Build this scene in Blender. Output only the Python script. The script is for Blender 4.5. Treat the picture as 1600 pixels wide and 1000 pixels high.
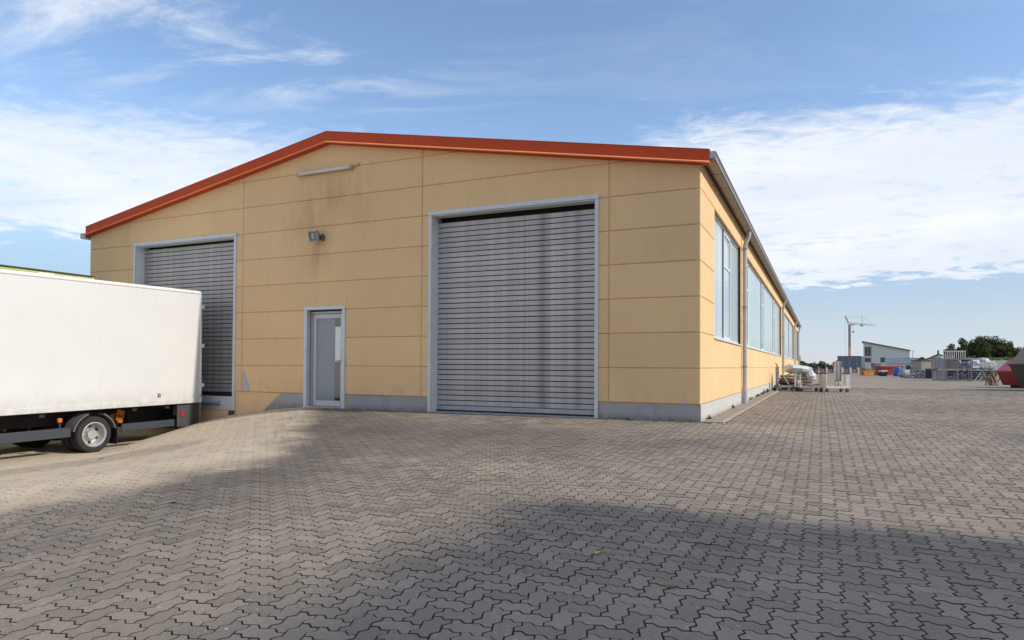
import bpy, math, random
import numpy as np
from mathutils import Vector, Matrix

for _o in list(bpy.data.objects):
    bpy.data.objects.remove(_o, do_unlink=True)
random.seed(7)
RNG = np.random.default_rng(11)
SC = bpy.context.scene
COL = SC.collection
R = math.radians

# ------------------------------------------------------------------ camera
YAW, PITCH, ROLL = -0.4294, 0.0170, 0.0055
CAM = Vector((1.892, -11.9335, 0.9555))
FPX, CY = 1055.82, 553.29            # focal length and principal row for a 1600 px wide frame
FW = Vector((math.sin(YAW) * math.cos(PITCH), math.cos(YAW) * math.cos(PITCH), math.sin(PITCH)))
_r = Vector((math.cos(YAW), -math.sin(YAW), 0.0))
_u = _r.cross(FW)
RT = _r * math.cos(ROLL) + _u * math.sin(ROLL)
UP = -_r * math.sin(ROLL) + _u * math.cos(ROLL)
cam_d = bpy.data.cameras.new('camera')
cam = bpy.data.objects.new('camera', cam_d)
COL.objects.link(cam)
cam.matrix_world = Matrix(((RT.x, UP.x, -FW.x, CAM.x), (RT.y, UP.y, -FW.y, CAM.y), (RT.z, UP.z, -FW.z, CAM.z), (0, 0, 0, 1)))
cam_d.sensor_width = 36.0
cam_d.lens = FPX / 1600 * 36
cam_d.shift_y = (CY - 500) / 1600
cam_d.clip_end = 9000
SC.camera = cam

# ------------------------------------------------------------------ sun, sky, exposure
SUN_EL = R(33.0)
SUN_DIR = Vector((1.0, 0.06, 0.0)).normalized() * math.cos(SUN_EL) + Vector((0, 0, math.sin(SUN_EL)))
SUN_ROT = math.atan2(SUN_DIR.x, SUN_DIR.y)
sun_d = bpy.data.lights.new('sun', 'SUN')
sun_d.energy = 2.45
sun_d.angle = R(0.75)
sun_d.color = (1.0, 0.93, 0.82)
sun = bpy.data.objects.new('sun', sun_d)
COL.objects.link(sun)
sun.rotation_euler = SUN_DIR.to_track_quat('Z', 'Y').to_euler()
SC.view_settings.view_transform = 'Standard'
SC.view_settings.look = 'None'
SC.view_settings.exposure = 0.6
SC.view_settings.gamma = 1.0
SC.view_settings.use_curve_mapping = False
SC.cycles.max_bounces = 6
SC.cycles.use_denoising = True


class NT:
    """small helper that writes node trees"""
    def __init__(s, tree):
        s.t = tree
        s.n = tree.nodes
        s.l = tree.links

    def add(s, typ, **kw):
        n = s.n.new(typ)
        for k, v in kw.items():
            setattr(n, k, v)
        return n

    def put(s, sock, v):
        if v is None:
            return
        if hasattr(v, 'is_linked') or isinstance(v, bpy.types.NodeSocket):
            s.l.new(v, sock)
        else:
            sock.default_value = v

    def m(s, op, a, b=None, c=None, clamp=False):
        n = s.add('ShaderNodeMath', operation=op)
        n.use_clamp = clamp
        for i, v in enumerate((a, b, c)):
            if v is not None:
                s.put(n.inputs[i], v)
        return n.outputs[0]

    def vm(s, op, a, b=None):
        n = s.add('ShaderNodeVectorMath', operation=op)
        s.put(n.inputs[0], a)
        if b is not None:
            s.put(n.inputs[1], b)
        return n.outputs['Value'] if op in ('DOT_PRODUCT', 'LENGTH') else n.outputs[0]

    def sep(s, v):
        n = s.add('ShaderNodeSeparateXYZ')
        s.l.new(v, n.inputs[0])
        return n.outputs

    def comb(s, x, y, z=0.0):
        n = s.add('ShaderNodeCombineXYZ')
        for i, v in enumerate((x, y, z)):
            s.put(n.inputs[i], v)
        return n.outputs[0]

    def noise(s, vec, scale, detail=4.0, rough=0.55, dist=0.0):
        n = s.add('ShaderNodeTexNoise')
        n.inputs['Scale'].default_value = scale
        n.inputs['Detail'].default_value = detail
        n.inputs['Roughness'].default_value = rough
        n.inputs['Distortion'].default_value = dist
        if vec is not None:
            s.l.new(vec, n.inputs['Vector'])
        return n.outputs['Fac']

    def ramp(s, f, a, b, lo=0.0, hi=1.0, smooth=True):
        n = s.add('ShaderNodeMapRange')
        n.interpolation_type = 'SMOOTHSTEP' if smooth else 'LINEAR'
        s.put(n.inputs['Value'], f)
        for k, v in (('From Min', a), ('From Max', b), ('To Min', lo), ('To Max', hi)):
            s.put(n.inputs[k], v)
        return n.outputs[0]

    def mix(s, f, a, b, blend='MIX'):
        n = s.add('ShaderNodeMix', data_type='RGBA')
        n.blend_type = blend
        s.put(n.inputs[0], f)
        for i, v in ((6, a), (7, b)):
            if isinstance(v, tuple) and len(v) == 3:
                v = (*v, 1.0)
            s.put(n.inputs[i], v)
        return n.outputs[2]

    def scale(s, vec, x, y, z):
        return s.vm('MULTIPLY', vec, (x, y, z))


def make_world():
    w = bpy.data.worlds.new('World')
    SC.world = w
    w.use_nodes = True
    n = NT(w.node_tree)
    n.n.clear()
    out = n.add('ShaderNodeOutputWorld')
    sky = n.add('ShaderNodeTexSky', sky_type='NISHITA')
    sky.sun_disc = False
    sky.sun_elevation = SUN_EL
    sky.sun_rotation = SUN_ROT
    sky.altitude = 200
    sky.air_density = 1.0
    sky.dust_density = 0.6
    sky.ozone_density = 2.2
    bg = n.add('ShaderNodeBackground')
    n.l.new(sky.outputs[0], bg.inputs['Color'])
    bg.inputs['Strength'].default_value = SKY_STRENGTH
    geo = n.add('ShaderNodeTexCoord')
    d = geo.outputs['Generated']
    x, y, z = n.sep(n.vm('NORMALIZE', d))
    az = n.m('MULTIPLY', n.m('ARCTAN2', x, y), 57.2958)
    el = n.m('MULTIPLY', n.m('ARCSINE', z), 57.2958)
    zz = n.m('ADD', n.m('MAXIMUM', z, 0.0), 0.10)
    px, py = n.m('DIVIDE', x, zz), n.m('DIVIDE', y, zz)
    pl = n.comb(px, py, 0.0)
    # streaked version: stretched along one compass direction
    a = R(20)
    sx = n.m('ADD', n.m('MULTIPLY', px, math.cos(a)), n.m('MULTIPLY', py, math.sin(a)))
    sy = n.m('SUBTRACT', n.m('MULTIPLY', py, math.cos(a)), n.m('MULTIPLY', px, math.sin(a)))
    st = n.comb(n.m('MULTIPLY', sx, 0.55), n.m('MULTIPLY', sy, 1.5), 3.0)
    n_big = n.noise(pl, 0.8, 6.0, 0.6, 0.4)
    n_fine = n.noise(pl, 4.5, 8.0, 0.62, 0.25)
    n_str = n.noise(st, 2.4, 8.0, 0.64, 0.5)
    aw = n.m('ADD', az, n.m('MULTIPLY', n.m('SUBTRACT', n_big, 0.5), 16.0))
    ew = n.m('ADD', el, n.m('MULTIPLY', n.m('SUBTRACT', n_big, 0.5), 5.0))
    ef = n.m('ADD', el, n.m('MULTIPLY', n.m('SUBTRACT', n_fine, 0.5), 7.0))

    def band(e, lo0, lo1, hi0, hi1):
        return n.m('MULTIPLY', n.ramp(e, lo0, lo1), n.ramp(e, hi0, hi1, 1.0, 0.0))
    n_mac = n.noise(n.comb(n.m('MULTIPLY', sx, 1.0), n.m('MULTIPLY', sy, 1.6), 5.0), 9.0, 4.0, 0.6, 0.6)
    tex = n.m('ADD', n.m('ADD', n.m('MULTIPLY', n_fine, 0.42), n.m('MULTIPLY', n_str, 0.28)), n.m('MULTIPLY', n_mac, 0.30))
    # dense bank in the east, and an unseen one added behind the camera for fill light
    e_r = n.m('ADD', n.m('MULTIPLY', ef, 0.6), n.m('MULTIPLY', ew, 0.4))
    right = n.m('MULTIPLY', band(e_r, 5.8, 7.2, 14.5, 23.0), n.ramp(aw, -25.0, -6.0))
    south = n.m('MULTIPLY', band(e_r, 5.8, 9.0, 16.0, 30.0), n.ramp(n.m('ABSOLUTE', az), 70.0, 100.0))
    right = n.m('MAXIMUM', right, south)
    right = n.m('MULTIPLY', n.ramp(n.m('ADD', right, n.m('MULTIPLY', n.m('SUBTRACT', tex, 0.5), 3.0)), 0.22, 0.98), 0.97)
    # thinner veil in the west
    left = n.m('MULTIPLY', band(e_r, 8.0, 10.4, 13.5, 21.5), n.ramp(aw, -42.0, -26.0, 1.0, 0.34))
    left = n.m('MULTIPLY', left, n.ramp(aw, -24.0, -15.0, 1.0, 0.0))
    left = n.m('MULTIPLY', n.ramp(n.m('ADD', left, n.m('MULTIPLY', n.m('SUBTRACT', tex, 0.5), 2.8)), 0.22, 1.08), 0.88)
    # high wisps
    hi = n.m('MULTIPLY', n.ramp(n_str, 0.43, 0.68), band(ew, 18.0, 22.0, 27.5, 37.0))
    hi = n.m('MULTIPLY', hi, n.ramp(aw, -44.0, -19.0, 0.72, 0.08))
    hi = n.m('MAXIMUM', hi, n.m('MULTIPLY', n.m('MULTIPLY', n.ramp(n_str, 0.36, 0.62), n.ramp(el, 29.0, 42.0)), 0.75))  # unseen veil overhead, added to lift the neutral fill
    cov = n.m('MAXIMUM', n.m('MAXIMUM', right, left), hi)
    shade = n.ramp(n_big, 0.35, 0.7)
    cc = n.mix(shade, (0.72, 0.78, 0.88), (0.90, 0.92, 0.95))
    cc = n.mix(n.ramp(el, 2.0, 9.0, 0.8, 0.0), cc, (0.66, 0.73, 0.82))
    # pale haze at the horizon, bluer a little higher up
    hc = n.mix(n.ramp(el, 0.5, 8.0), (0.545, 0.605, 0.665), (0.37, 0.52, 0.70))
    bh = n.add('ShaderNodeBackground')
    n.l.new(hc, bh.inputs['Color'])
    bh.inputs['Strength'].default_value = 0.76
    mh = n.add('ShaderNodeMixShader')
    n.l.new(n.m('MULTIPLY', n.ramp(el, 5.0, 16.0, 1.0, 0.0), 0.92), mh.inputs[0])
    n.l.new(bg.outputs[0], mh.inputs[1])
    n.l.new(bh.outputs[0], mh.inputs[2])
    bc = n.add('ShaderNodeBackground')
    n.l.new(cc, bc.inputs['Color'])
    bc.inputs['Strength'].default_value = 0.74
    mx = n.add('ShaderNodeMixShader')
    n.l.new(cov, mx.inputs[0])
    n.l.new(mh.outputs[0], mx.inputs[1])
    n.l.new(bc.outputs[0], mx.inputs[2])
    n.l.new(mx.outputs[0], out.inputs['Surface'])


SKY_STRENGTH = 0.135
make_world()


# ------------------------------------------------------------------ materials
def new_mat(name):
    m = bpy.data.materials.new(name)
    m.use_nodes = True
    n = NT(m.node_tree)
    b = next(x for x in n.n if x.type == 'BSDF_PRINCIPLED')
    return m, n, b


_MC = {}


def surf(name, col, rough=0.6, metal=0.0, var=0.12, scale=3.0, bump=0.0, bscale=60.0, dirt=None, dirt_amt=0.35, streak=0.0, rnd=0.0, spec=0.5, foot=None):
    """plain surface with mottling, optional dirt colour, vertical streaks and per-piece variation"""
    if name in _MC:
        return _MC[name]
    m, n, b = new_mat(name)
    p = n.add('ShaderNodeTexCoord').outputs['Object']
    f = n.noise(p, scale, 5.0, 0.6)
    k = n.ramp(f, 0.25, 0.75, 1.0 - var, 1.0 + var, smooth=False)
    c = n.mix(1.0, (*col, 1.0), n.comb(k, k, k), 'MULTIPLY')
    if dirt:
        g = n.ramp(n.noise(p, scale * 2.3, 6.0, 0.65), 0.52, 0.75, 0.0, dirt_amt)
        c = n.mix(g, c, dirt)
    if streak:
        g = n.ramp(n.noise(n.scale(p, 6.0, 6.0, 0.35), 2.0, 4.0, 0.6), 0.45, 0.8, 0.0, streak)
        c = n.mix(g, c, tuple(x * 0.45 for x in col))
    if foot:
        zz = n.sep(p)[2]
        g = n.m('MULTIPLY', n.ramp(zz, foot[0], foot[1], 1.0, 0.0), n.ramp(n.noise(p, 5.0, 6.0, 0.7), 0.3, 0.7, 0.15, 0.75))
        c = n.mix(g, c, foot[2])
    if rnd:
        oi = n.add('ShaderNodeObjectInfo').outputs['Random']
        k2 = n.ramp(oi, 0.0, 1.0, 1.0 - rnd, 1.0 + rnd, smooth=False)
        c = n.mix(1.0, c, n.comb(k2, k2, k2), 'MULTIPLY')
    n.l.new(c, b.inputs['Base Color'])
    b.inputs['Roughness'].default_value = rough
    b.inputs['Metallic'].default_value = metal
    b.inputs['Specular IOR Level'].default_value = spec
    if bump:
        bn = n.add('ShaderNodeBump')
        bn.inputs['Strength'].default_value = bump
        bn.inputs['Distance'].default_value = 0.01
        n.l.new(n.noise(p, bscale, 3.0, 0.6), bn.inputs['Height'])
        n.l.new(bn.outputs[0], b.inputs['Normal'])
    _MC[name] = m
    return m


def wall_mat(name, col):
    m, n, b = new_mat(name)
    p = n.add('ShaderNodeTexCoord').outputs['Object']
    x, y, z = n.sep(p)
    big = n.ramp(n.noise(p, 0.45, 5.0, 0.6), 0.3, 0.7, 0.93, 1.05, smooth=False)
    vert = n.ramp(n.noise(n.scale(p, 5.0, 5.0, 0.25), 1.6, 5.0, 0.6), 0.3, 0.75, 1.015, 0.965, smooth=False)
    oi = n.ramp(n.add('ShaderNodeObjectInfo').outputs['Random'], 0.0, 1.0, 0.965, 1.03, smooth=False)
    k = n.m('MULTIPLY', n.m('MULTIPLY', big, vert), oi)
    c = n.mix(1.0, (*col, 1.0), n.comb(k, k, k), 'MULTIPLY')

    def blob(cx, cz, rx, rz):
        dx = n.m('DIVIDE', n.m('SUBTRACT', x, cx), rx)
        dz = n.m('DIVIDE', n.m('SUBTRACT', z, cz), rz)
        r2 = n.m('ADD', n.m('MULTIPLY', dx, dx), n.m('MULTIPLY', dz, dz))
        return n.m('EXPONENT', n.m('MULTIPLY', r2, -1.0))
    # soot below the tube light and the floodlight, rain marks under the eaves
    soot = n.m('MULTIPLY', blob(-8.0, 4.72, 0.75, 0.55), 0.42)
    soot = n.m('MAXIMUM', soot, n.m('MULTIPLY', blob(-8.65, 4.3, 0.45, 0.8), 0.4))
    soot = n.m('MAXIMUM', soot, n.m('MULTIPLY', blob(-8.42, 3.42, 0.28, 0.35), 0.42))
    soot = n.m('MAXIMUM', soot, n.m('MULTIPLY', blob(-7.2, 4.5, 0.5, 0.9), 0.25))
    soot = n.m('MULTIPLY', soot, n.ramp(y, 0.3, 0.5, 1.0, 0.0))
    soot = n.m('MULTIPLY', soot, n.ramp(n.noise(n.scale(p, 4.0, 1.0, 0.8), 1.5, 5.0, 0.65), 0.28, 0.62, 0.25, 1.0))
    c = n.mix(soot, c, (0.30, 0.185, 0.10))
    g = n.m('MULTIPLY', n.ramp(z, 0.25, 0.9, 1.0, 0.0), n.ramp(n.noise(p, 3.0, 6.0, 0.7), 0.45, 0.75, 0.0, 0.35))
    c = n.mix(g, c, (0.36, 0.27, 0.17))
    n.l.new(c, b.inputs['Base Color'])
    b.inputs['Roughness'].default_value = 0.88
    b.inputs['Specular IOR Level'].default_value = 0.25
    bn = n.add('ShaderNodeBump')
    bn.inputs['Strength'].default_value = 0.25
    bn.inputs['Distance'].default_value = 0.006
    n.l.new(n.noise(p, 90.0, 4.0, 0.7), bn.inputs['Height'])
    n.l.new(bn.outputs[0], b.inputs['Normal'])
    return m


def paver_mat(name, mode):
    """concrete paving; mode 'mesh' reads the tone attribute, 'single' the object's random value, 'far' neither"""
    m, n, b = new_mat(name)
    p = n.add('ShaderNodeNewGeometry').outputs['Position']
    x, y, z = n.sep(p)
    if mode == 'mesh':
        a = n.add('ShaderNodeAttribute')
        a.attribute_name = 'tone'
        tone = a.outputs['Fac']
    elif mode == 'single':
        tone = n.ramp(n.add('ShaderNodeObjectInfo').outputs['Random'], 0.0, 1.0, -1.0, 1.0, smooth=False)
    else:
        tone = n.m('MULTIPLY', n.m('SUBTRACT', n.noise(p, 1.6, 6.0, 0.7), 0.5), 1.6)
    big = n.noise(p, 0.22, 5.0, 0.62, 0.3)
    mid = n.noise(p, 1.1, 5.0, 0.6)
    k = n.m('ADD', 1.0, n.m('MULTIPLY', tone, 0.15))
    k = n.m('MULTIPLY', k, n.ramp(big, 0.3, 0.7, 0.80, 1.13, smooth=False))
    k = n.m('MULTIPLY', k, n.ramp(mid, 0.3, 0.7, 0.90, 1.09, smooth=False))
    c = n.mix(1.0, (*PAVE, 1.0), n.comb(k, k, k), 'MULTIPLY')
    hue = n.ramp(n.m('ADD', n.m('MULTIPLY', tone, 0.25), mid), 0.35, 0.8)
    c = n.mix(n.m('MULTIPLY', hue, 0.22), c, (PAVE[0] * 1.04, PAVE[1] * 0.93, PAVE[2] * 0.86))

    def blob(cx, cy, rx, ry, rot=0.0):
        ca, sa = math.cos(rot), math.sin(rot)
        dx, dy = n.m('SUBTRACT', x, cx), n.m('SUBTRACT', y, cy)
        ux = n.m('DIVIDE', n.m('ADD', n.m('MULTIPLY', dx, ca), n.m('MULTIPLY', dy, sa)), rx)
        uy = n.m('DIVIDE', n.m('SUBTRACT', n.m('MULTIPLY', dy, ca), n.m('MULTIPLY', dx, sa)), ry)
        r2 = n.m('ADD', n.m('MULTIPLY', ux, ux), n.m('MULTIPLY', uy, uy))
        return n.m('EXPONENT', n.m('MULTIPLY', r2, -1.0))
    rag = n.ramp(n.noise(p, 0.9, 6.0, 0.68, 0.6), 0.25, 0.62)
    # tyre dirt in front of the doors
    d = n.m('MAXIMUM', blob(-5.2, -3.0, 2.6, 2.6), blob(-2.6, -2.6, 2.0, 2.2))
    d = n.m('MAXIMUM', d, n.m('MULTIPLY', blob(-4.0, -6.2, 1.2, 1.2), 0.6))
    d = n.m('MAXIMUM', d, n.m('MULTIPLY', blob(-0.2, -2.9, 2.0, 0.7, 0.1), 0.7))
    d = n.m('MULTIPLY', n.m('MULTIPLY', d, n.m('ADD', 0.35, n.m('MULTIPLY', rag, 0.65))), 0.72)
    c = n.mix(d, c, (0.105, 0.090, 0.078))
    # oil darkened patches further out
    d2 = n.m('MULTIPLY', n.ramp(n.noise(p, 0.33, 5.0, 0.6, 0.8), 0.52, 0.70), 0.42)
    c = n.mix(d2, c, (0.12, 0.11, 0.105))
    # sand washed over the slope down to the loading ramp, and blown against the hall
    xs = n.m('ADD', -8.45, n.m('MULTIPLY', n.m('MINIMUM', n.m('MAXIMUM', n.m('MULTIPLY', y, -1.0), 0.0), 5.2), 0.78))
    xs = n.m('ADD', xs, n.m('MULTIPLY', n.m('SUBTRACT', n.noise(p, 1.1, 6.0, 0.7, 0.5), 0.5), 2.4))
    s = n.m('SUBTRACT', xs, x)
    sand = n.m('MULTIPLY', n.ramp(s, -0.5, 0.9), n.ramp(n.noise(p, 2.2, 5.0, 0.65), 0.25, 0.6, 0.74, 1.0))
    edge_d = n.m('MULTIPLY', n.m('MULTIPLY', n.ramp(s, -2.8, -0.7), n.ramp(s, -0.5, 0.4, 1.0, 0.0)), n.m('ADD', 0.12, n.m('MULTIPLY', rag, 0.4)))
    c = n.mix(n.m('MULTIPLY', edge_d, n.ramp(y, -9.5, -7.0)), c, (0.085, 0.075, 0.066))
    base_d = n.m('MULTIPLY', n.m('MULTIPLY', n.ramp(y, -0.32, -0.05), n.ramp(x, 0.0, 0.3, 1.0, 0.0)), n.m('ADD', 0.2, n.m('MULTIPLY', rag, 0.5)))
    c = n.mix(base_d, c, (0.10, 0.080, 0.055))
    strip = n.m('MULTIPLY', n.ramp(n.m('ADD', s, n.m('MULTIPLY', y, 0.35)), 0.6, 1.2), n.ramp(y, -3.6, -3.0, 1.0, 0.0))
    strip = n.m('MULTIPLY', strip, n.ramp(n.m('ADD', s, n.m('MULTIPLY', y, 0.35)), 2.1, 2.7, 1.0, 0.0))
    sand = n.m('MULTIPLY', sand, n.m('SUBTRACT', 1.0, n.m('MULTIPLY', strip, 0.6)))
    s2 = n.m('MULTIPLY', blob(-3.2, -0.9, 2.6, 0.7), n.ramp(n.noise(p, 1.7, 5.0, 0.7), 0.42, 0.66, 0.0, 0.5))
    s3 = n.m('MULTIPLY', blob(1.0, -0.6, 1.6, 0.8), n.ramp(n.noise(p, 2.3, 5.0, 0.7), 0.42, 0.66, 0.0, 0.4))
    s4 = n.m('MULTIPLY', blob(-2.0, -5.2, 1.2, 0.5), n.ramp(n.noise(p, 2.0, 5.0, 0.7), 0.42, 0.62, 0.0, 0.5))
    s5 = n.m('MULTIPLY', blob(3.6, 14.0, 1.4, 4.0), n.ramp(n.noise(p, 1.5, 5.0, 0.7), 0.38, 0.62, 0.0, 0.6))
    sand = n.m('MAXIMUM', n.m('MAXIMUM', sand, s5), n.m('MAXIMUM', s2, n.m('MAXIMUM', s3, s4)))
    c = n.mix(sand, c, SAND)
    # grain and pale flecks
    gr = n.noise(p, 260.0, 3.0, 0.7)
    c = n.mix(1.0, c, n.comb(*(n.ramp(gr, 0.3, 0.7, 0.90, 1.10, smooth=False),) * 3), 'MULTIPLY')
    sp = n.noise(p, 55.0, 4.0, 0.75)
    c = n.mix(1.0, c, n.comb(*(n.ramp(sp, 0.3, 0.7, 0.84, 1.16, smooth=False),) * 3), 'MULTIPLY')
    fl = n.m('MULTIPLY', n.ramp(n.noise(p, 26.0, 2.0, 0.5), 0.66, 0.73), 0.5)
    c = n.mix(fl, c, (0.42, 0.40, 0.37))
    n.l.new(c, b.inputs['Base Color'])
    b.inputs['Roughness'].default_value = 0.86
    b.inputs['Specular IOR Level'].default_value = 0.28
    bn = n.add('ShaderNodeBump')
    bn.inputs['Strength'].default_value = 0.35
    bn.inputs['Distance'].default_value = 0.004
    n.l.new(n.noise(p, 140.0, 4.0, 0.7), bn.inputs['Height'])
    n.l.new(bn.outputs[0], b.inputs['Normal'])
    return m


def slat_mat():
    m, n, b = new_mat('shutter steel')
    p = n.add('ShaderNodeTexCoord').outputs['Object']
    x, y, z = n.sep(p)
    q = n.comb(x, 0.0, n.m('MULTIPLY', z, 0.02))
    st = n.noise(q, 4.2, 5.0, 0.7)
    fine = n.noise(n.comb(x, 0.0, n.m('MULTIPLY', z, 0.25)), 26.0, 3.0, 0.6)
    k = n.m('MULTIPLY', n.ramp(st, 0.30, 0.68, 0.80, 1.06), n.ramp(fine, 0.3, 0.7, 0.93, 1.07, smooth=False))
    # two dark rain tracks
    def track(cx, w, a):
        dx = n.m('DIVIDE', n.m('SUBTRACT', x, cx), w)
        return n.m('SUBTRACT', 1.0, n.m('MULTIPLY', n.m('EXPONENT', n.m('MULTIPLY', n.m('MULTIPLY', dx, dx), -1.0)), a))
    k = n.m('MULTIPLY', k, n.m('MULTIPLY', n.m('MULTIPLY', track(-3.05, 0.10, 0.30), track(-2.83, 0.05, -0.14)), n.m('MULTIPLY', track(-2.30, 0.09, 0.26), n.m('MULTIPLY', track(-2.47, 0.04, -0.16), track(-3.42, 0.03, 0.12)))))
    k = n.m('MULTIPLY', k, n.ramp(n.add('ShaderNodeObjectInfo').outputs['Random'], 0, 1, 0.94, 1.06, smooth=False))
    c = n.mix(1.0, (0.47, 0.445, 0.435, 1.0), n.comb(k, k, k), 'MULTIPLY')
    n.l.new(c, b.inputs['Base Color'])
    b.inputs['Metallic'].default_value = 0.35
    b.inputs['Roughness'].default_value = 0.5
    return m


PAVE = (0.268, 0.227, 0.184)
SAND = (0.53, 0.44, 0.325)
M_WALL = wall_mat('beige render', (0.78, 0.53, 0.28))
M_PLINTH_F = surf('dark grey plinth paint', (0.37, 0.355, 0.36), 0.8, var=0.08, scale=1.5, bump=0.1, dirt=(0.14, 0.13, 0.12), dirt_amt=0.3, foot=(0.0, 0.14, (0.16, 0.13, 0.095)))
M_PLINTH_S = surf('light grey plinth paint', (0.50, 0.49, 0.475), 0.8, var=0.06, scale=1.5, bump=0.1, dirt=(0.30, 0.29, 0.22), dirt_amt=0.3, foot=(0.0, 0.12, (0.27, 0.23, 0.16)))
M_CORE = surf('wall core', (0.56, 0.375, 0.19), 0.9)
M_FRAME = surf('pale blue grey steel', (0.60, 0.63, 0.65), 0.45, var=0.08, scale=4.0, dirt=(0.25, 0.24, 0.22), dirt_amt=0.25)
M_JAMB = surf('pale jamb sheet', (0.80, 0.80, 0.79), 0.5, var=0.06, scale=3.0, dirt=(0.4, 0.38, 0.33), dirt_amt=0.3)
M_DARK = surf('dark void', (0.02, 0.02, 0.02), 0.8)
M_TRIM = surf('rust red trim', (0.52, 0.070, 0.018), 0.65, spec=0.25, var=0.06, scale=1.2, dirt=(0.2, 0.06, 0.03), dirt_amt=0.3)
M_LIP = surf('trim lip with painted skylight', (0.92, 0.31, 0.13), 0.45, var=0.06, scale=2.0)  # lighter than the trim: sky light on the lip put into its colour
M_ROOF = surf('grey roof sheet', (0.16, 0.16, 0.17), 0.55, var=0.1)
M_ZINC = surf('zinc sheet', (0.36, 0.37, 0.38), 0.42, 0.55, var=0.14, scale=5.0, dirt=(0.16, 0.15, 0.13), dirt_amt=0.35)
M_PIPE = surf('grey pipe zinc', (0.43, 0.44, 0.45), 0.5, 0.1, var=0.12, scale=4.0, dirt=(0.26, 0.24, 0.22), dirt_amt=0.3)
M_SOFFIT = surf('weathered gutter underside', (0.33, 0.30, 0.25), 0.7, var=0.15, scale=3.0, dirt=(0.16, 0.14, 0.09), dirt_amt=0.5)
M_SLAT = slat_mat()
M_RAIL = surf('aluminium bottom rail', (0.40, 0.40, 0.40), 0.5, 0.3, var=0.15, scale=5.0, dirt=(0.16, 0.15, 0.14), dirt_amt=0.5)
M_LEAF = surf('grey door leaf', (0.42, 0.43, 0.44), 0.4, 0.2, var=0.06)
M_DGLASS = surf('grey door pane', (0.27, 0.295, 0.315), 0.12, 0.0, var=0.05, scale=2.0)
M_DGLASS2 = surf('dark door pane', (0.20, 0.195, 0.185), 0.08, 0.0, var=0.08)
M_REFLECT = surf('pale notice', (0.80, 0.82, 0.81), 0.6, var=0.03)  # pale colour of the sky reflection in the door glass
M_WHITEFR = surf('white window frame', (0.62, 0.66, 0.70), 0.4, var=0.04)
M_BLACK = surf('black rubber', (0.012, 0.012, 0.013), 0.7)


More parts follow.
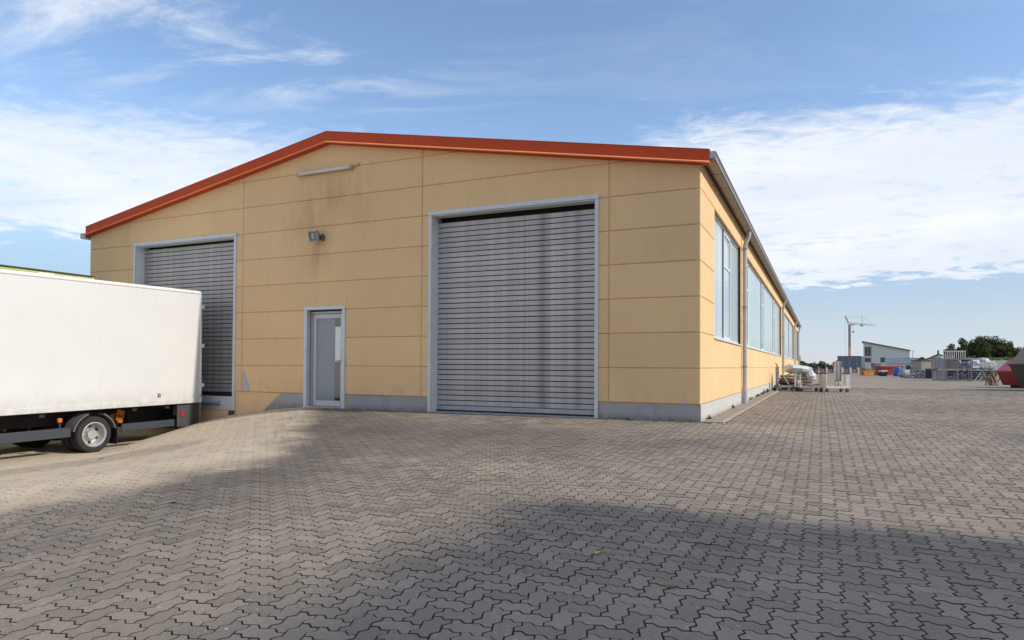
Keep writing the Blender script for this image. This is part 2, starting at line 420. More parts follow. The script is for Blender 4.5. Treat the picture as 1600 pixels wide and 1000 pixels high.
# ------------------------------------------------------------------ mesh builder
class MB:
    def __init__(s):
        s.v, s.f, s.mi = [], [], []
        s.mat = 0

    def add(s, vs, fs):
        o = len(s.v)
        s.v.extend([tuple(map(float, p)) for p in vs])
        for f in fs:
            s.f.append(tuple(i + o for i in f))
            s.mi.append(s.mat)
        return s

    def use(s, i):
        s.mat = i
        return s

    def box(s, x0, x1, y0, y1, z0, z1, c=0.0, M=None):
        if x0 > x1: x0, x1 = x1, x0
        if y0 > y1: y0, y1 = y1, y0
        if z0 > z1: z0, z1 = z1, z0
        if c <= 0:
            vs = [(x, y, z) for z in (z0, z1) for y in (y0, y1) for x in (x0, x1)]
            fs = [(0, 2, 3, 1), (4, 5, 7, 6), (0, 1, 5, 4), (2, 6, 7, 3), (0, 4, 6, 2), (1, 3, 7, 5)]
        else:
            c = min(c, (x1 - x0) * .45, (y1 - y0) * .45, (z1 - z0) * .45)
            X, Y, Z = (x0, x1), (y0, y1), (z0, z1)
            vs, idx = [], {}
            for i in (0, 1):
                for j in (0, 1):
                    for k in (0, 1):
                        sx, sy, sz = (1, -1)[i] * c, (1, -1)[j] * c, (1, -1)[k] * c
                        for a, (dx, dy, dz) in enumerate(((0, sy, sz), (sx, 0, sz), (sx, sy, 0))):
                            idx[i, j, k, a] = len(vs)
                            vs.append((X[i] + dx, Y[j] + dy, Z[k] + dz))
            fs = []
            I = idx
            for i in (0, 1):
                q = (I[i, 0, 0, 0], I[i, 1, 0, 0], I[i, 1, 1, 0], I[i, 0, 1, 0])
                fs.append(q if i else q[::-1])
                q = (I[0, i, 0, 1], I[1, i, 0, 1], I[1, i, 1, 1], I[0, i, 1, 1])
                fs.append(q[::-1] if i else q)
                q = (I[0, 0, i, 2], I[1, 0, i, 2], I[1, 1, i, 2], I[0, 1, i, 2])
                fs.append(q if i else q[::-1])
            for j in (0, 1):
                for k in (0, 1):
                    q = (I[0, j, k, 1], I[1, j, k, 1], I[1, j, k, 2], I[0, j, k, 2])
                    fs.append(q if (j ^ k) else q[::-1])
                    q = (I[j, 0, k, 0], I[j, 1, k, 0], I[j, 1, k, 2], I[j, 0, k, 2])
                    fs.append(q[::-1] if (j ^ k) else q)
                    q = (I[j, k, 0, 0], I[j, k, 1, 0], I[j, k, 1, 1], I[j, k, 0, 1])
                    fs.append(q if (j ^ k) else q[::-1])
            for i in (0, 1):
                for j in (0, 1):
                    for k in (0, 1):
                        q = (I[i, j, k, 0], I[i, j, k, 1], I[i, j, k, 2])
                        fs.append(q if (i ^ j ^ k) else q[::-1])
        if M is not None:
            vs = [tuple(M @ Vector(p)) for p in vs]
        return s.add(vs, fs)

    def bar(s, a, b, w, h=None, up=(0, 0, 1), c=0.0):
        """box beam from a to b"""
        h = h or w
        a, b = Vector(a), Vector(b)
        d = b - a
        L = d.length
        z = d.normalized()
        u = Vector(up)
        if abs(z.dot(u)) > 0.98:
            u = Vector((0, 1, 0))
        x = u.cross(z).normalized()
        y = z.cross(x)
        M = Matrix(((x.x, y.x, z.x, a.x), (x.y, y.y, z.y, a.y), (x.z, y.z, z.z, a.z), (0, 0, 0, 1)))
        return s.box(-w / 2, w / 2, -h / 2, h / 2, 0, L, c, M)

    def tube(s, pts, r, n=10, caps=True):
        pts = [Vector(p) for p in pts]
        rr = r if isinstance(r, (list, tuple)) else [r] * len(pts)
        vs, fs = [], []
        ref = None
        for i, p in enumerate(pts):
            t = (pts[min(i + 1, len(pts) - 1)] - pts[max(i - 1, 0)]).normalized()
            if ref is None:
                ref = Vector((0, 0, 1)) if abs(t.z) < 0.9 else Vector((0, 1, 0))
            x = (ref - t * ref.dot(t)).normalized()
            ref = x
            y = t.cross(x)
            for k in range(n):
                a = 2 * math.pi * k / n
                vs.append(p + (x * math.cos(a) + y * math.sin(a)) * rr[i])
        for i in range(len(pts) - 1):
            for k in range(n):
                k2 = (k + 1) % n
                fs.append((i * n + k, i * n + k2, (i + 1) * n + k2, (i + 1) * n + k))
        if caps:
            fs.append(tuple(range(n))[::-1])
            fs.append(tuple((len(pts) - 1) * n + k for k in range(n)))
        return s.add(vs, fs)

    def lathe(s, prof, n=24, M=None, caps=True):
        """profile of (r, h) turned about local z"""
        vs, fs = [], []
        for r, h in prof:
            for k in range(n):
                a = 2 * math.pi * k / n
                p = Vector((r * math.cos(a), r * math.sin(a), h))
                vs.append(M @ p if M is not None else p)
        for i in range(len(prof) - 1):
            for k in range(n):
                k2 = (k + 1) % n
                fs.append((i * n + k, i * n + k2, (i + 1) * n + k2, (i + 1) * n + k))
        if caps and prof[0][0] > 1e-4:
            fs.append(tuple(range(n))[::-1])
        if caps and prof[-1][0] > 1e-4:
            fs.append(tuple((len(prof) - 1) * n + k for k in range(n)))
        return s.add(vs, fs)

    def prism(s, poly, axis, a, b):
        """2-D polygon (counter-clockwise) pushed along axis from a to b"""
        def P(q, t):
            return {'x': (t, q[0], q[1]), 'y': (q[0], t, q[1]), 'z': (q[0], q[1], t)}[axis]
        n = len(poly)
        vs = [P(q, a) for q in poly] + [P(q, b) for q in poly]
        fs = [tuple(range(n))[::-1], tuple(range(n, 2 * n))]
        fs += [(i, (i + 1) % n, n + (i + 1) % n, n + i) for i in range(n)]
        if axis == 'y':
            fs = [f[::-1] for f in fs]
        if b < a:
            fs = [f[::-1] for f in fs]
        return s.add(vs, fs)

    def build(s, name, mats, parent=None, smooth=False, loc=None, rot=None, kind=None):
        me = bpy.data.meshes.new(name)
        me.from_pydata(s.v, [], s.f)
        for m in (mats if isinstance(mats, (list, tuple)) else [mats]):
            me.materials.append(m)
        if len(me.materials) > 1:
            me.polygons.foreach_set('material_index', s.mi)
        if smooth:
            me.polygons.foreach_set('use_smooth', [True] * len(me.polygons))
            try:
                me.set_sharp_from_angle(angle=R(38))
            except Exception:
                pass
        me.validate()
        o = bpy.data.objects.new(name, me)
        COL.objects.link(o)
        if parent is not None:
            o.parent = parent
        if loc is not None:
            o.location = loc
        if rot is not None:
            o.rotation_euler = rot
        if kind:
            o['kind'] = kind
        return o


def build_islands(mb, name, mat, parent):
    """one object for each connected piece of the builder"""
    key, par = {}, list(range(len(mb.v)))

    def find(i):
        while par[i] != i:
            par[i] = par[par[i]]
            i = par[i]
        return i
    for i, p in enumerate(mb.v):
        k = tuple(round(c * 2000) for c in p)
        if k in key:
            par[find(i)] = find(key[k])
        else:
            key[k] = i
    for f in mb.f:
        for i in f[1:]:
            par[find(i)] = find(f[0])
    groups = {}
    for f in mb.f:
        groups.setdefault(find(f[0]), []).append(f)
    out = []
    for fs in groups.values():
        sub = MB()
        rep, mp = {}, {}
        for f in fs:
            nf = []
            for i in f:
                k = tuple(round(c * 2000) for c in mb.v[i])
                if k not in rep:
                    rep[k] = len(sub.v)
                    sub.v.append(mb.v[i])
                if not nf or nf[-1] != rep[k]:
                    nf.append(rep[k])
            if len(set(nf)) > 2:
                sub.f.append(tuple(nf))
                sub.mi.append(0)
        out.append(sub.build(name, mat, parent))
    return out


def tag(o, label=None, cat=None, group=None, kind=None):
    if label: o['label'] = label
    if cat: o['category'] = cat
    if group: o['group'] = group
    if kind: o['kind'] = kind
    return o


def thing(name, label, cat, loc=(0, 0, 0), rz=0.0, group=None, kind=None, rot=None):
    o = bpy.data.objects.new(name, None)
    COL.objects.link(o)
    o.empty_display_size = 0.2
    o.location = loc
    o.rotation_euler = rot if rot else (0, 0, rz)
    return tag(o, label, cat, group, kind)


def copy_tree(o, parent=None):
    c = o.copy()
    COL.objects.link(c)
    if parent is not None:
        c.parent = parent
    for ch in [k for k in bpy.data.objects if k.parent == o]:
        copy_tree(ch, c)
    return c


# ------------------------------------------------------------------ terrain
def terrain(x, y):
    """ground height: yard falls gently to the south, and to the west down to the loading ramp"""
    x = np.asarray(x, float)
    y = np.asarray(y, float)
    ny = np.clip(-y, 0, None)
    m = -0.037 * np.minimum(ny, 22.9)
    xs = -8.7 + 0.75 * np.minimum(ny, 4.5)
    zc = np.where(ny < 3.05, -0.30 - 0.18 * ny, -0.85)
    s = np.clip((xs - x) / (xs + 11.2), 0, 1)
    k = np.clip(0.45 * (1 - ny / 2.5), 0, 0.45)
    q = s * (1 - k) + k * s * s
    return m + (zc - m) * q


CREST = -11.2

PW = paver_mat('concrete paver', 'single')
PM = paver_mat('concrete pavers', 'mesh')
PFAR = paver_mat('worn yard paving', 'far')


def joint_mat():
    """dirt in the paving joints; washed full of pale sand on the slope to the ramp"""
    m, n, b = new_mat('joint dirt')
    p = n.add('ShaderNodeNewGeometry').outputs['Position']
    x, y, z = n.sep(p)
    xs = n.m('ADD', -8.2, n.m('MULTIPLY', n.m('MINIMUM', n.m('MAXIMUM', n.m('MULTIPLY', y, -1.0), 0.0), 5.2), 0.78))
    s = n.m('SUBTRACT', n.m('ADD', xs, n.m('MULTIPLY', n.m('SUBTRACT', n.noise(p, 0.8, 5.0, 0.65), 0.5), 1.5)), x)
    k = n.m('MULTIPLY', n.ramp(s, -0.2, 0.6), n.ramp(n.noise(p, 2.2, 5.0, 0.65), 0.2, 0.55, 0.65, 0.98))
    f = n.ramp(n.noise(p, 1.3, 5.0, 0.65), 0.45, 0.75, 0.0, 0.55)
    c = n.mix(f, (0.060, 0.052, 0.044), (0.13, 0.11, 0.085))
    n.l.new(n.mix(k, c, (0.42, 0.345, 0.255)), b.inputs['Base Color'])
    b.inputs['Roughness'].default_value = 0.95
    return m


M_SANDJ = joint_mat()
M_RAMP = surf('ramp asphalt', (0.17, 0.155, 0.14), 0.9, var=0.2, scale=1.2, bump=0.3, bscale=80)


def grid_sheet(name, xs, ys, zf, mat, dz=0.0, kind='structure'):
    xs, ys = np.asarray(xs), np.asarray(ys)
    X, Y = np.meshgrid(xs, ys)
    Z = zf(X, Y) + dz
    nx, ny = len(xs), len(ys)
    v = np.stack([X.ravel(), Y.ravel(), Z.ravel()], 1)
    i = np.arange((ny - 1) * (nx - 1))
    r, c = i // (nx - 1), i % (nx - 1)
    a = r * nx + c
    f = np.stack([a, a + 1, a + nx + 1, a + nx], 1)
    me = bpy.data.meshes.new(name)
    me.from_pydata(v.tolist(), [], f.tolist())
    me.materials.append(mat)
    o = bpy.data.objects.new(name, me)
    COL.objects.link(o)
    o['kind'] = kind
    return o


def ring_sheet(name, r0, r1, zf, mat, nr=24, na=144, dz=0.0):
    v, f = [], []
    for i in range(nr + 1):
        r = r0 * (r1 / r0) ** (i / nr)
        for k in range(na):
            a = 2 * math.pi * k / na
            x, y = CAM.x + r * math.cos(a), CAM.y + r * math.sin(a)
            v.append((x, y, float(zf(x, y)) + dz))
    for i in range(nr):
        for k in range(na):
            k2 = (k + 1) % na
            f.append((i * na + k, i * na + k2, (i + 1) * na + k2, (i + 1) * na + k)[::-1])
    me = bpy.data.meshes.new(name)
    me.from_pydata(v, [], f)
    me.materials.append(mat)
    o = bpy.data.objects.new(name, me)
    COL.objects.link(o)
    o['kind'] = 'structure'
    return o


R_PAVE = 36.0


def setting():
    xs = np.concatenate([np.arange(CREST, 8, 0.25), np.arange(8, 41, 1.0)])
    ys = np.concatenate([np.arange(-24, -12, 1.0), np.arange(-12, 3, 0.25), np.arange(3, 34, 1.0)])
    pv = grid_sheet('pavement', xs, ys, terrain, M_SANDJ, -0.013)
    tag(pv, 'grey concrete yard of interlocking zigzag pavers in front of the hall', 'pavement')
    rx = np.concatenate([np.arange(-60, -18, 2.0), np.arange(-18, CREST + .01, 0.4), [CREST]])
    rx = np.unique(np.round(rx, 3))
    ry = np.concatenate([np.arange(-40, -4, 2.0), [-3.6, -3.05, -2.4, -1.6, -0.8, 0.3, 2, 10, 40, 90]])
    rp = grid_sheet('ramp', rx, ry, lambda x, y: x * 0 - 0.85, paver_mat('ramp paving', 'far'), 0.0)
    tag(rp, 'sunken loading ramp under the white box truck', 'ramp')
    # edge of the yard above the ramp
    w = MB()
    yy = np.linspace(-3.05, 0.0, 14)
    for a, b in zip(yy[:-1], yy[1:]):
        za, zb = float(terrain(CREST, a)), float(terrain(CREST, b))
        w.add([(CREST - .06, a, -0.9), (CREST - .06, b, -0.9), (CREST - .06, b, zb + .004), (CREST - .06, a, za + .004),
               (CREST + .05, a, -0.9), (CREST + .05, b, -0.9), (CREST + .05, b, zb + .004), (CREST + .05, a, za + .004)],
              [(0, 3, 2, 1), (4, 5, 6, 7), (3, 7, 6, 2)])
    tag(w.build('retaining_wall', surf('kerb concrete', (0.33, 0.29, 0.24), 0.9, var=0.2, bump=0.3)),
        'low concrete kerb edging the yard above the loading ramp', 'retaining wall', kind='structure')
    def zfar(x, y):
        t = terrain(max(x, -11.0), y)
        return t
    yd = ring_sheet('yard', R_PAVE - 0.4, 118.0, zfar, PFAR, 30, 160, -0.002)
    tag(yd, 'wide grey paved storage yard stretching away beside the hall', 'yard')
    def zfield(x, y):
        return -0.15 if math.hypot(x - CAM.x, y - CAM.y) < 130 else -0.45
    fm = surf('dry grass field', (0.13, 0.13, 0.06), 0.95, var=0.3, scale=0.05)
    fd = ring_sheet('field', 112.0, 6000.0, zfield, fm, 14, 96, -0.05)
    tag(fd, 'flat dry grass land reaching to the horizon', 'field')
    return pv


PAVEMENT = setting()


def pavers(parent):
    a = 0.1125
    A = 0.125 * a

    def edge(p, q):
        """points of one unit edge from p (kept) towards q (left out)"""
        p, q = np.array(p, float), np.array(q, float)
        d = q - p
        rev = d[0] < 0 or d[1] < 0
        s0, s1 = (q, p) if rev else (p, q)
        hor = abs(d[0]) > 0.5
        off = np.array((0, 1.0)) if hor else np.array((-1.0, 0))
        pts = [s0 + (s1 - s0) * t + off * (h * A / a) for t, h in ((.34, 1.0), (.66, -1.0))]
        if rev:
            pts = pts[::-1]
        return pts

    def outline(w, h):
        c = [(i, 0) for i in range(w)] + [(w, j) for j in range(h)] + [(w - i, h) for i in range(w)] + [(0, h - j) for j in range(h)]
        corner = {(0, 0), (w, 0), (w, h), (0, h)}
        P = []
        for i in range(len(c)):
            p, q = c[i], c[(i + 1) % len(c)]
            if p in corner:
                P.append(np.array(p, float))
            P += edge(p, q)
        P = np.array(P) * a
        return P - np.array((w, h)) * a / 2

    def inset(P, d):
        n = len(P)
        out = []
        for i in range(n):
            e0, e1 = P[i] - P[i - 1], P[(i + 1) % n] - P[i]
            n0 = np.array((-e0[1], e0[0])) / np.linalg.norm(e0)
            n1 = np.array((-e1[1], e1[0])) / np.linalg.norm(e1)
            b = n0 + n1
            b /= np.linalg.norm(b)
            out.append(P[i] + b * d / max(0.6, b @ n0))
        return np.array(out)

    shp = {}
    for key, (w, h) in {'h': (2, 1), 'v': (1, 2)}.items():
        P = outline(w, h)
        shp[key] = (inset(P, 0.0048), inset(P, 0.0024))
    # stone centres
    N = 420
    i, j = np.meshgrid(np.arange(-N, N), np.arange(-N // 2, N // 2))
    i, j = i.ravel(), j.ravel()
    ox, oy = -0.03, -7.02
    C = []
    for key, (cx, cy) in {'h': (1.0, 0.5), 'v': (0.5, -1.0)}.items():
        X = (i + 2 * j + cx) * a + ox
        Y = (-i + 2 * j + cy) * a + oy
        keep = (X - CAM.x) ** 2 + (Y - CAM.y) ** 2 < R_PAVE ** 2
        dep = (X - CAM.x) * FW.x + (Y - CAM.y) * FW.y
        lat = (X - CAM.x) * RT.x + (Y - CAM.y) * RT.y
        keep &= (np.abs(lat) < 0.86 * dep + 1.6) & (dep > 0.9)
        keep &= ~((X < 0.42) & (Y > -0.06))
        keep &= (X > CREST + 0.10) | (Y < -3.2)
        keep &= X > -16.5
        for x, y, dd, ll in zip(X[keep], Y[keep], dep[keep], lat[keep]):
            C.append((x, y, dd, ll, key))
    # largest in the photograph first
    def size(c):
        x, y, dd, ll, key = c
        z = float(terrain(x, y))
        u = 800 + FPX * ll / dd
        d3 = Vector((x, y, z)) - CAM
        v = CY - FPX * d3.dot(UP) / d3.dot(FW)
        inside = 4 < u < 1596 and v < 994
        return -((CAM.z - z) / dd ** 3) if inside else 1.0
    near = [c for c in C if c[2] < 6.5]
    near.sort(key=size)
    near = near[:300]
    ns = set(id(c) for c in near)
    rest = [c for c in C if id(c) not in ns]
    # the 300 as parts
    me = {}
    for key, (T0, B0) in shp.items():
        n = len(T0)
        v = [(p[0], p[1], 0) for p in T0] + [(p[0], p[1], -0.0125) for p in B0]
        f = [tuple(range(n))] + [(k, n + k, n + (k + 1) % n, (k + 1) % n) for k in range(n)]
        q = bpy.data.meshes.new('paver')
        q.from_pydata(v, [], f)
        q.materials.append(PW)
        q.materials.append(M_SANDJ)
        for pl in q.polygons[1:]:
            pl.material_index = 1
        me[key] = q
    e = 0.02
    for x, y, dd, ll, key in near:
        o = bpy.data.objects.new('paver', me[key])
        COL.objects.link(o)
        o.parent = parent
        z = float(terrain(x, y))
        gx = float(terrain(x + e, y) - terrain(x - e, y)) / (2 * e)
        gy = float(terrain(x, y + e) - terrain(x, y - e)) / (2 * e)
        o.location = (x, y, z + RNG.normal(0, 0.0010))
        o.rotation_euler = (math.atan(gy) + RNG.normal(0, 0.007), -math.atan(gx) + RNG.normal(0, 0.007), RNG.normal(0, 0.006))
    # the others as one mesh
    allv, allf, tones, off = [], [], [], 0
    for key, (T0, B0) in shp.items():
        cs = np.array([(c[0], c[1], c[2]) for c in rest if c[4] == key])
        m = len(cs)
        n = len(T0)
        loc = np.concatenate([T0, B0])                      # 2n, 2
        ang = RNG.normal(0, 0.006, m)
        ca, sa = np.cos(ang)[:, None], np.sin(ang)[:, None]
        px = loc[None, :, 0] * ca - loc[None, :, 1] * sa + cs[:, 0:1]
        py = loc[None, :, 0] * sa + loc[None, :, 1] * ca + cs[:, 1:2]
        tx, ty = RNG.normal(0, 0.007, (m, 1)), RNG.normal(0, 0.007, (m, 1))
        # every stone is planar: height and slope at its centre
        z0 = terrain(cs[:, 0], cs[:, 1])[:, None] + RNG.normal(0, 0.0010, (m, 1))
        gx = ((terrain(cs[:, 0] + e, cs[:, 1]) - terrain(cs[:, 0] - e, cs[:, 1])) / (2 * e))[:, None]
        gy = ((terrain(cs[:, 0], cs[:, 1] + e) - terrain(cs[:, 0], cs[:, 1] - e)) / (2 * e))[:, None]
        pz = z0 + (px - cs[:, 0:1]) * (gx + tx) + (py - cs[:, 1:2]) * (gy + ty)
        pz[:, n:] -= 0.0125
        V = np.stack([px, py, pz], 2).reshape(-1, 3)
        base = off + np.arange(m)[:, None] * 2 * n
        top = base + np.arange(n)[None, :]
        k = np.arange(n)
        quad = np.stack([base + k, base + n + k, base + n + (k + 1) % n, base + (k + 1) % n], 2)
        allv.append(V)
        allf.append((top, quad))
        tones.append(np.where(RNG.random(m) < 0.05, -1.5, np.clip(RNG.normal(0, 0.55, m), -1.2, 1.2)))
        off += m * 2 * n
    V = np.concatenate(allv)
    loops, starts, tone, mat_i, pos = [], [], [], [], 0
    for (top, quad), t in zip(allf, tones):
        m, n = top.shape
        loops.append(top.ravel())
        starts.append(pos + np.arange(m) * n)
        pos += m * n
        tone.append(t)
        mat_i.append(np.zeros(m, np.int32))
        mat_i.append(np.ones(m * n, np.int32))
        loops.append(quad.reshape(-1))
        starts.append(pos + np.arange(m * n) * 4)
        pos += m * n * 4
        tone.append(np.repeat(t, n))
    loops, starts, tone = np.concatenate(loops), np.concatenate(starts), np.concatenate(tone)
    q = bpy.data.meshes.new('paver')
    q.vertices.add(len(V))
    q.vertices.foreach_set('co', V.ravel())
    q.loops.add(len(loops))
    q.loops.foreach_set('vertex_index', loops.astype(np.int32))
    q.polygons.add(len(starts))
    q.polygons.foreach_set('loop_start', starts.astype(np.int32))
    q.polygons.foreach_set('use_smooth', np.zeros(len(starts), bool))
    q.polygons.foreach_set('material_index', np.concatenate(mat_i))
    q.update(calc_edges=True)
    at = q.attributes.new('tone', 'FLOAT', 'FACE')
    at.data.foreach_set('value', tone.astype(np.float32))
    q.materials.append(PM)
    q.materials.append(M_SANDJ)
    o = bpy.data.objects.new('paver_field', q)
    COL.objects.link(o)
    o.parent = parent
    o['kind'] = 'stuff'
    print('pavers', len(near), len(rest))


pavers(PAVEMENT)


# ------------------------------------------------------------------ the hall
HALL = thing('industrial_hall', 'long beige rendered hall with rust red gable trim and two grey roller doors', 'building', (0, 0, 0))
XL, XR, YB = -16.26, 0.0, 53.7
APX, APZ, SLOPE = -8.05, 5.86, 0.176
P0, PH = 0.30, 0.625                                  # plinth top and panel height


def roofz(x):
    return APZ - SLOPE * abs(x - APX)


OPEN = {'door_l': (-14.48, -10.85, -0.15, 4.09), 'door_r': (-5.47, -1.83, -0.20, 4.11), 'door': (-8.74, -7.59, -0.2, 2.25)}


def clip(poly, a, b, c):
    """keep a*x + b*z <= c ; poly is a list of (x, z, flag of the edge that starts here)"""
    out = []
    n = len(poly)
    for i in range(n):
        p, q = poly[i], poly[(i + 1) % n]
        dp, dq = a * p[0] + b * p[1] - c, a * q[0] + b * q[1] - c
        if dp <= 0:
            out.append(p)
        if (dp < 0 < dq) or (dq < 0 < dp):
            t = dp / (dp - dq)
            x, z = p[0] + (q[0] - p[0]) * t, p[1] + (q[1] - p[1]) * t
            out.append((x, z, 0 if dp < 0 else p[2]))
    return out


def chamfered(mb, poly, y_front, y_back, c, gap, flip):
    """slab with bevelled edges where the flag says so; plane map given by flip (front wall / side wall)"""
    n = len(poly)
    if n < 3:
        return

    def off(d):
        L = []
        for i in range(n):
            x0, z0, f = poly[i]
            x1, z1, _ = poly[(i + 1) % n]
            ex, ez = x1 - x0, z1 - z0
            l = math.hypot(ex, ez) or 1e-9
            nx, nz = -ez / l, ex / l
            dd = d if f else 0.0
            L.append((nx, nz, nx * x0 + nz * z0 + dd))
        pts = []
        for i in range(n):
            a0, b0, c0 = L[i - 1]
            a1, b1, c1 = L[i]
            det = a0 * b1 - a1 * b0
            if abs(det) < 1e-9:
                pts.append((poly[i][0] + a1 * (c1 - a1 * poly[i][0] - b1 * poly[i][1]), poly[i][1] + b1 * (c1 - a1 * poly[i][0] - b1 * poly[i][1])))
            else:
                pts.append(((c0 * b1 - c1 * b0) / det, (a0 * c1 - a1 * c0) / det))
        return pts
    f0, f1 = off(gap + c), off(gap)
    vs = [flip(x, y_front, z) for x, z in f0] + [flip(x, y_front + c, z) for x, z in f1] + [flip(x, y_back, z) for x, z in f1]
    fs = [tuple(range(n))]
    for i in range(n):
        k = (i + 1) % n
        fs.append((i, n + i, n + k, k))
        fs.append((n + i, 2 * n + i, 2 * n + k, n + k))
    mb.add(vs, fs)


def pieces(x0, x1, z0, z1, opens):
    """rectangle minus openings as flagged rectangles (flag bits per side: bottom, right, top, left)"""
    rects = [(x0, x1, z0, z1, 1, 1, 1, 1)]
    for (a, b, c, d) in opens:
        nxt = []
        for (p, q, r, s, fb, fr, ft, fl) in rects:
            if b <= p or a >= q or d <= r or c >= s:
                nxt.append((p, q, r, s, fb, fr, ft, fl))
                continue
            if a > p + 1e-4:
                nxt.append((p, a, r, s, fb, 0, ft, fl))
            if b < q - 1e-4:
                nxt.append((b, q, r, s, fb, fr, ft, 0))
            m0, m1 = max(a, p), min(b, q)
            if d < s - 1e-4:
                nxt.append((m0, m1, d, s, 0, 0, ft, 0))
            if c > r + 1e-4:
                nxt.append((m0, m1, r, c, fb, 0, 0, 0))
        rects = nxt
    return rects


def front_flip(x, y, z):
    return (x, y, z)


def side_flip(t, d, z):
    return (-d, t, z)


def build_hall():
    opens = list(OPEN.values())
    # --- front panels
    cols = [XL, -14.68, -10.64, -5.64, -1.633, 0.0]
    for x0, x1 in zip(cols[:-1], cols[1:]):
        for k in range(9):
            z0, z1 = P0 + k * PH, P0 + (k + 1) * PH
            mb = MB()
            for (p, q, r, s, fb, fr, ft, fl) in pieces(x0, x1, z0, z1, opens):
                poly = [(p, r, fb), (q, r, fr), (q, s, ft), (p, s, fl)]
                # roof line: z + SLOPE*(x-APX) <= APZ and z - SLOPE*(x-APX) <= APZ
                poly = clip(poly, SLOPE, 1.0, APZ + 0.06 + SLOPE * APX)
                poly = clip(poly, -SLOPE, 1.0, APZ + 0.06 - SLOPE * APX)
                chamfered(mb, poly, 0.0, 0.085, 0.014, 0.0025, front_flip)
            if mb.f:
                build_islands(mb, 'wall_panel', M_WALL, HALL)
    # --- core behind the panels
    mb = MB()
    for (p, q, r, s, *_r) in pieces(XL + .01, XR - .09, -1.4, 6.2, opens):
        poly = [(p, r, 0), (q, r, 0), (q, s, 0), (p, s, 0)]
        poly = clip(poly, SLOPE, 1.0, APZ + 0.05 + SLOPE * APX)
        poly = clip(poly, -SLOPE, 1.0, APZ + 0.05 - SLOPE * APX)
        chamfered(mb, poly, 0.024, 0.30, 0.0, 0.0, front_flip)
    mb.build('gable_core', M_CORE, HALL)
    # --- front plinth
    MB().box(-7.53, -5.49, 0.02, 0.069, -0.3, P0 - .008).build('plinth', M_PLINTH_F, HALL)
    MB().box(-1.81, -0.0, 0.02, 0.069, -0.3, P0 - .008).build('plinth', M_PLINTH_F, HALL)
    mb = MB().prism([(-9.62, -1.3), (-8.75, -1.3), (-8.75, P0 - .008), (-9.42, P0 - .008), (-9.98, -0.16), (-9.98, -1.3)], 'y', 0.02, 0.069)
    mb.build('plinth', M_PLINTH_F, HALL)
    mb = MB().prism([(-10.84, -1.4), (-9.985, -1.4), (-9.985, -0.155), (-9.424, P0 - .006), (-10.84, P0 - .006)], 'y', 0.018, 0.069)
    mb.build('plinth', M_WALL, HALL)
    MB().box(XL, -14.5, 0.018, 0.069, -1.4, P0 - .006).build('plinth', M_WALL, HALL)
    mb = MB().box(-14.5, -10.84, 0.018, 0.069, -1.4, -0.17)
    mb.build('plinth', M_WALL, HALL)
    # --- side wall
    wins = [(1.67, 6.42), (6.86, 25.7), (26.6, 43.3), (44.3, 53.1)]
    wz0, wz1 = 1.528, 4.05
    ycol = [0.0, 6.64, 13.0, 19.6, 26.15, 32.1, 38.0, 43.85, 49.0, YB]
    wo = [(a, b, wz0, wz1) for a, b in wins]
    for y0, y1 in zip(ycol[:-1], ycol[1:]):
        for k in range(7):
            z0, z1 = P0 + k * PH, min(P0 + (k + 1) * PH, 4.56)
            mb = MB()
            for (p, q, r, s, fb, fr, ft, fl) in pieces(y0, y1, z0, z1, wo):
                chamfered(mb, [(p, r, fb), (q, r, fr), (q, s, ft), (p, s, fl)], 0.0, 0.085, 0.011, 0.0025, side_flip)
            if mb.f:
                build_islands(mb, 'wall_panel', M_WALL, HALL)
    mb = MB()
    for (p, q, r, s, *_r) in pieces(0.09, YB, -1.0, 4.56, wo):
        chamfered(mb, [(p, r, 0), (q, r, 0), (q, s, 0), (p, s, 0)], 0.022, 0.30, 0, 0, side_flip)
    mb.build('side_core', M_CORE, HALL)
    for y0, y1 in zip(ycol[:-1], ycol[1:]):
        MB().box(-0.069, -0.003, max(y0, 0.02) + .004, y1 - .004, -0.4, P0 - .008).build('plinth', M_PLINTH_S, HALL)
    # far gable and west wall
    mb = MB().box(XL, XL + .3, 0.31, YB, -1.4, 4.42)
    mb.prism([(XL, -1.0), (-0.31, -1.0), (-0.31, 4.4), (APX, APZ), (XL, 4.4)], 'y', YB - .3, YB)
    mb.build('rear_wall', M_WALL, HALL)
    # --- roof
    th = 0.10
    for sgn, xe in ((1, 0.20), (-1, -16.30)):
        ze = roofz(xe)
        a, b = (APX, APZ + .10), (xe, ze + .10)
        poly = [a, b, (b[0], b[1] + th), (a[0], a[1] + th)]
        if sgn > 0:
            poly = [(xe, ze + .10), (xe, ze + .10 + th), (APX, APZ + .10 + th), (APX, APZ + .10)]
        else:
            poly = [(APX, APZ + .10), (APX, APZ + .10 + th), (xe, ze + .10 + th), (xe, ze + .10)]
        MB().prism(poly, 'y', -0.108, YB + 0.1).build('roof', M_ROOF, HALL)
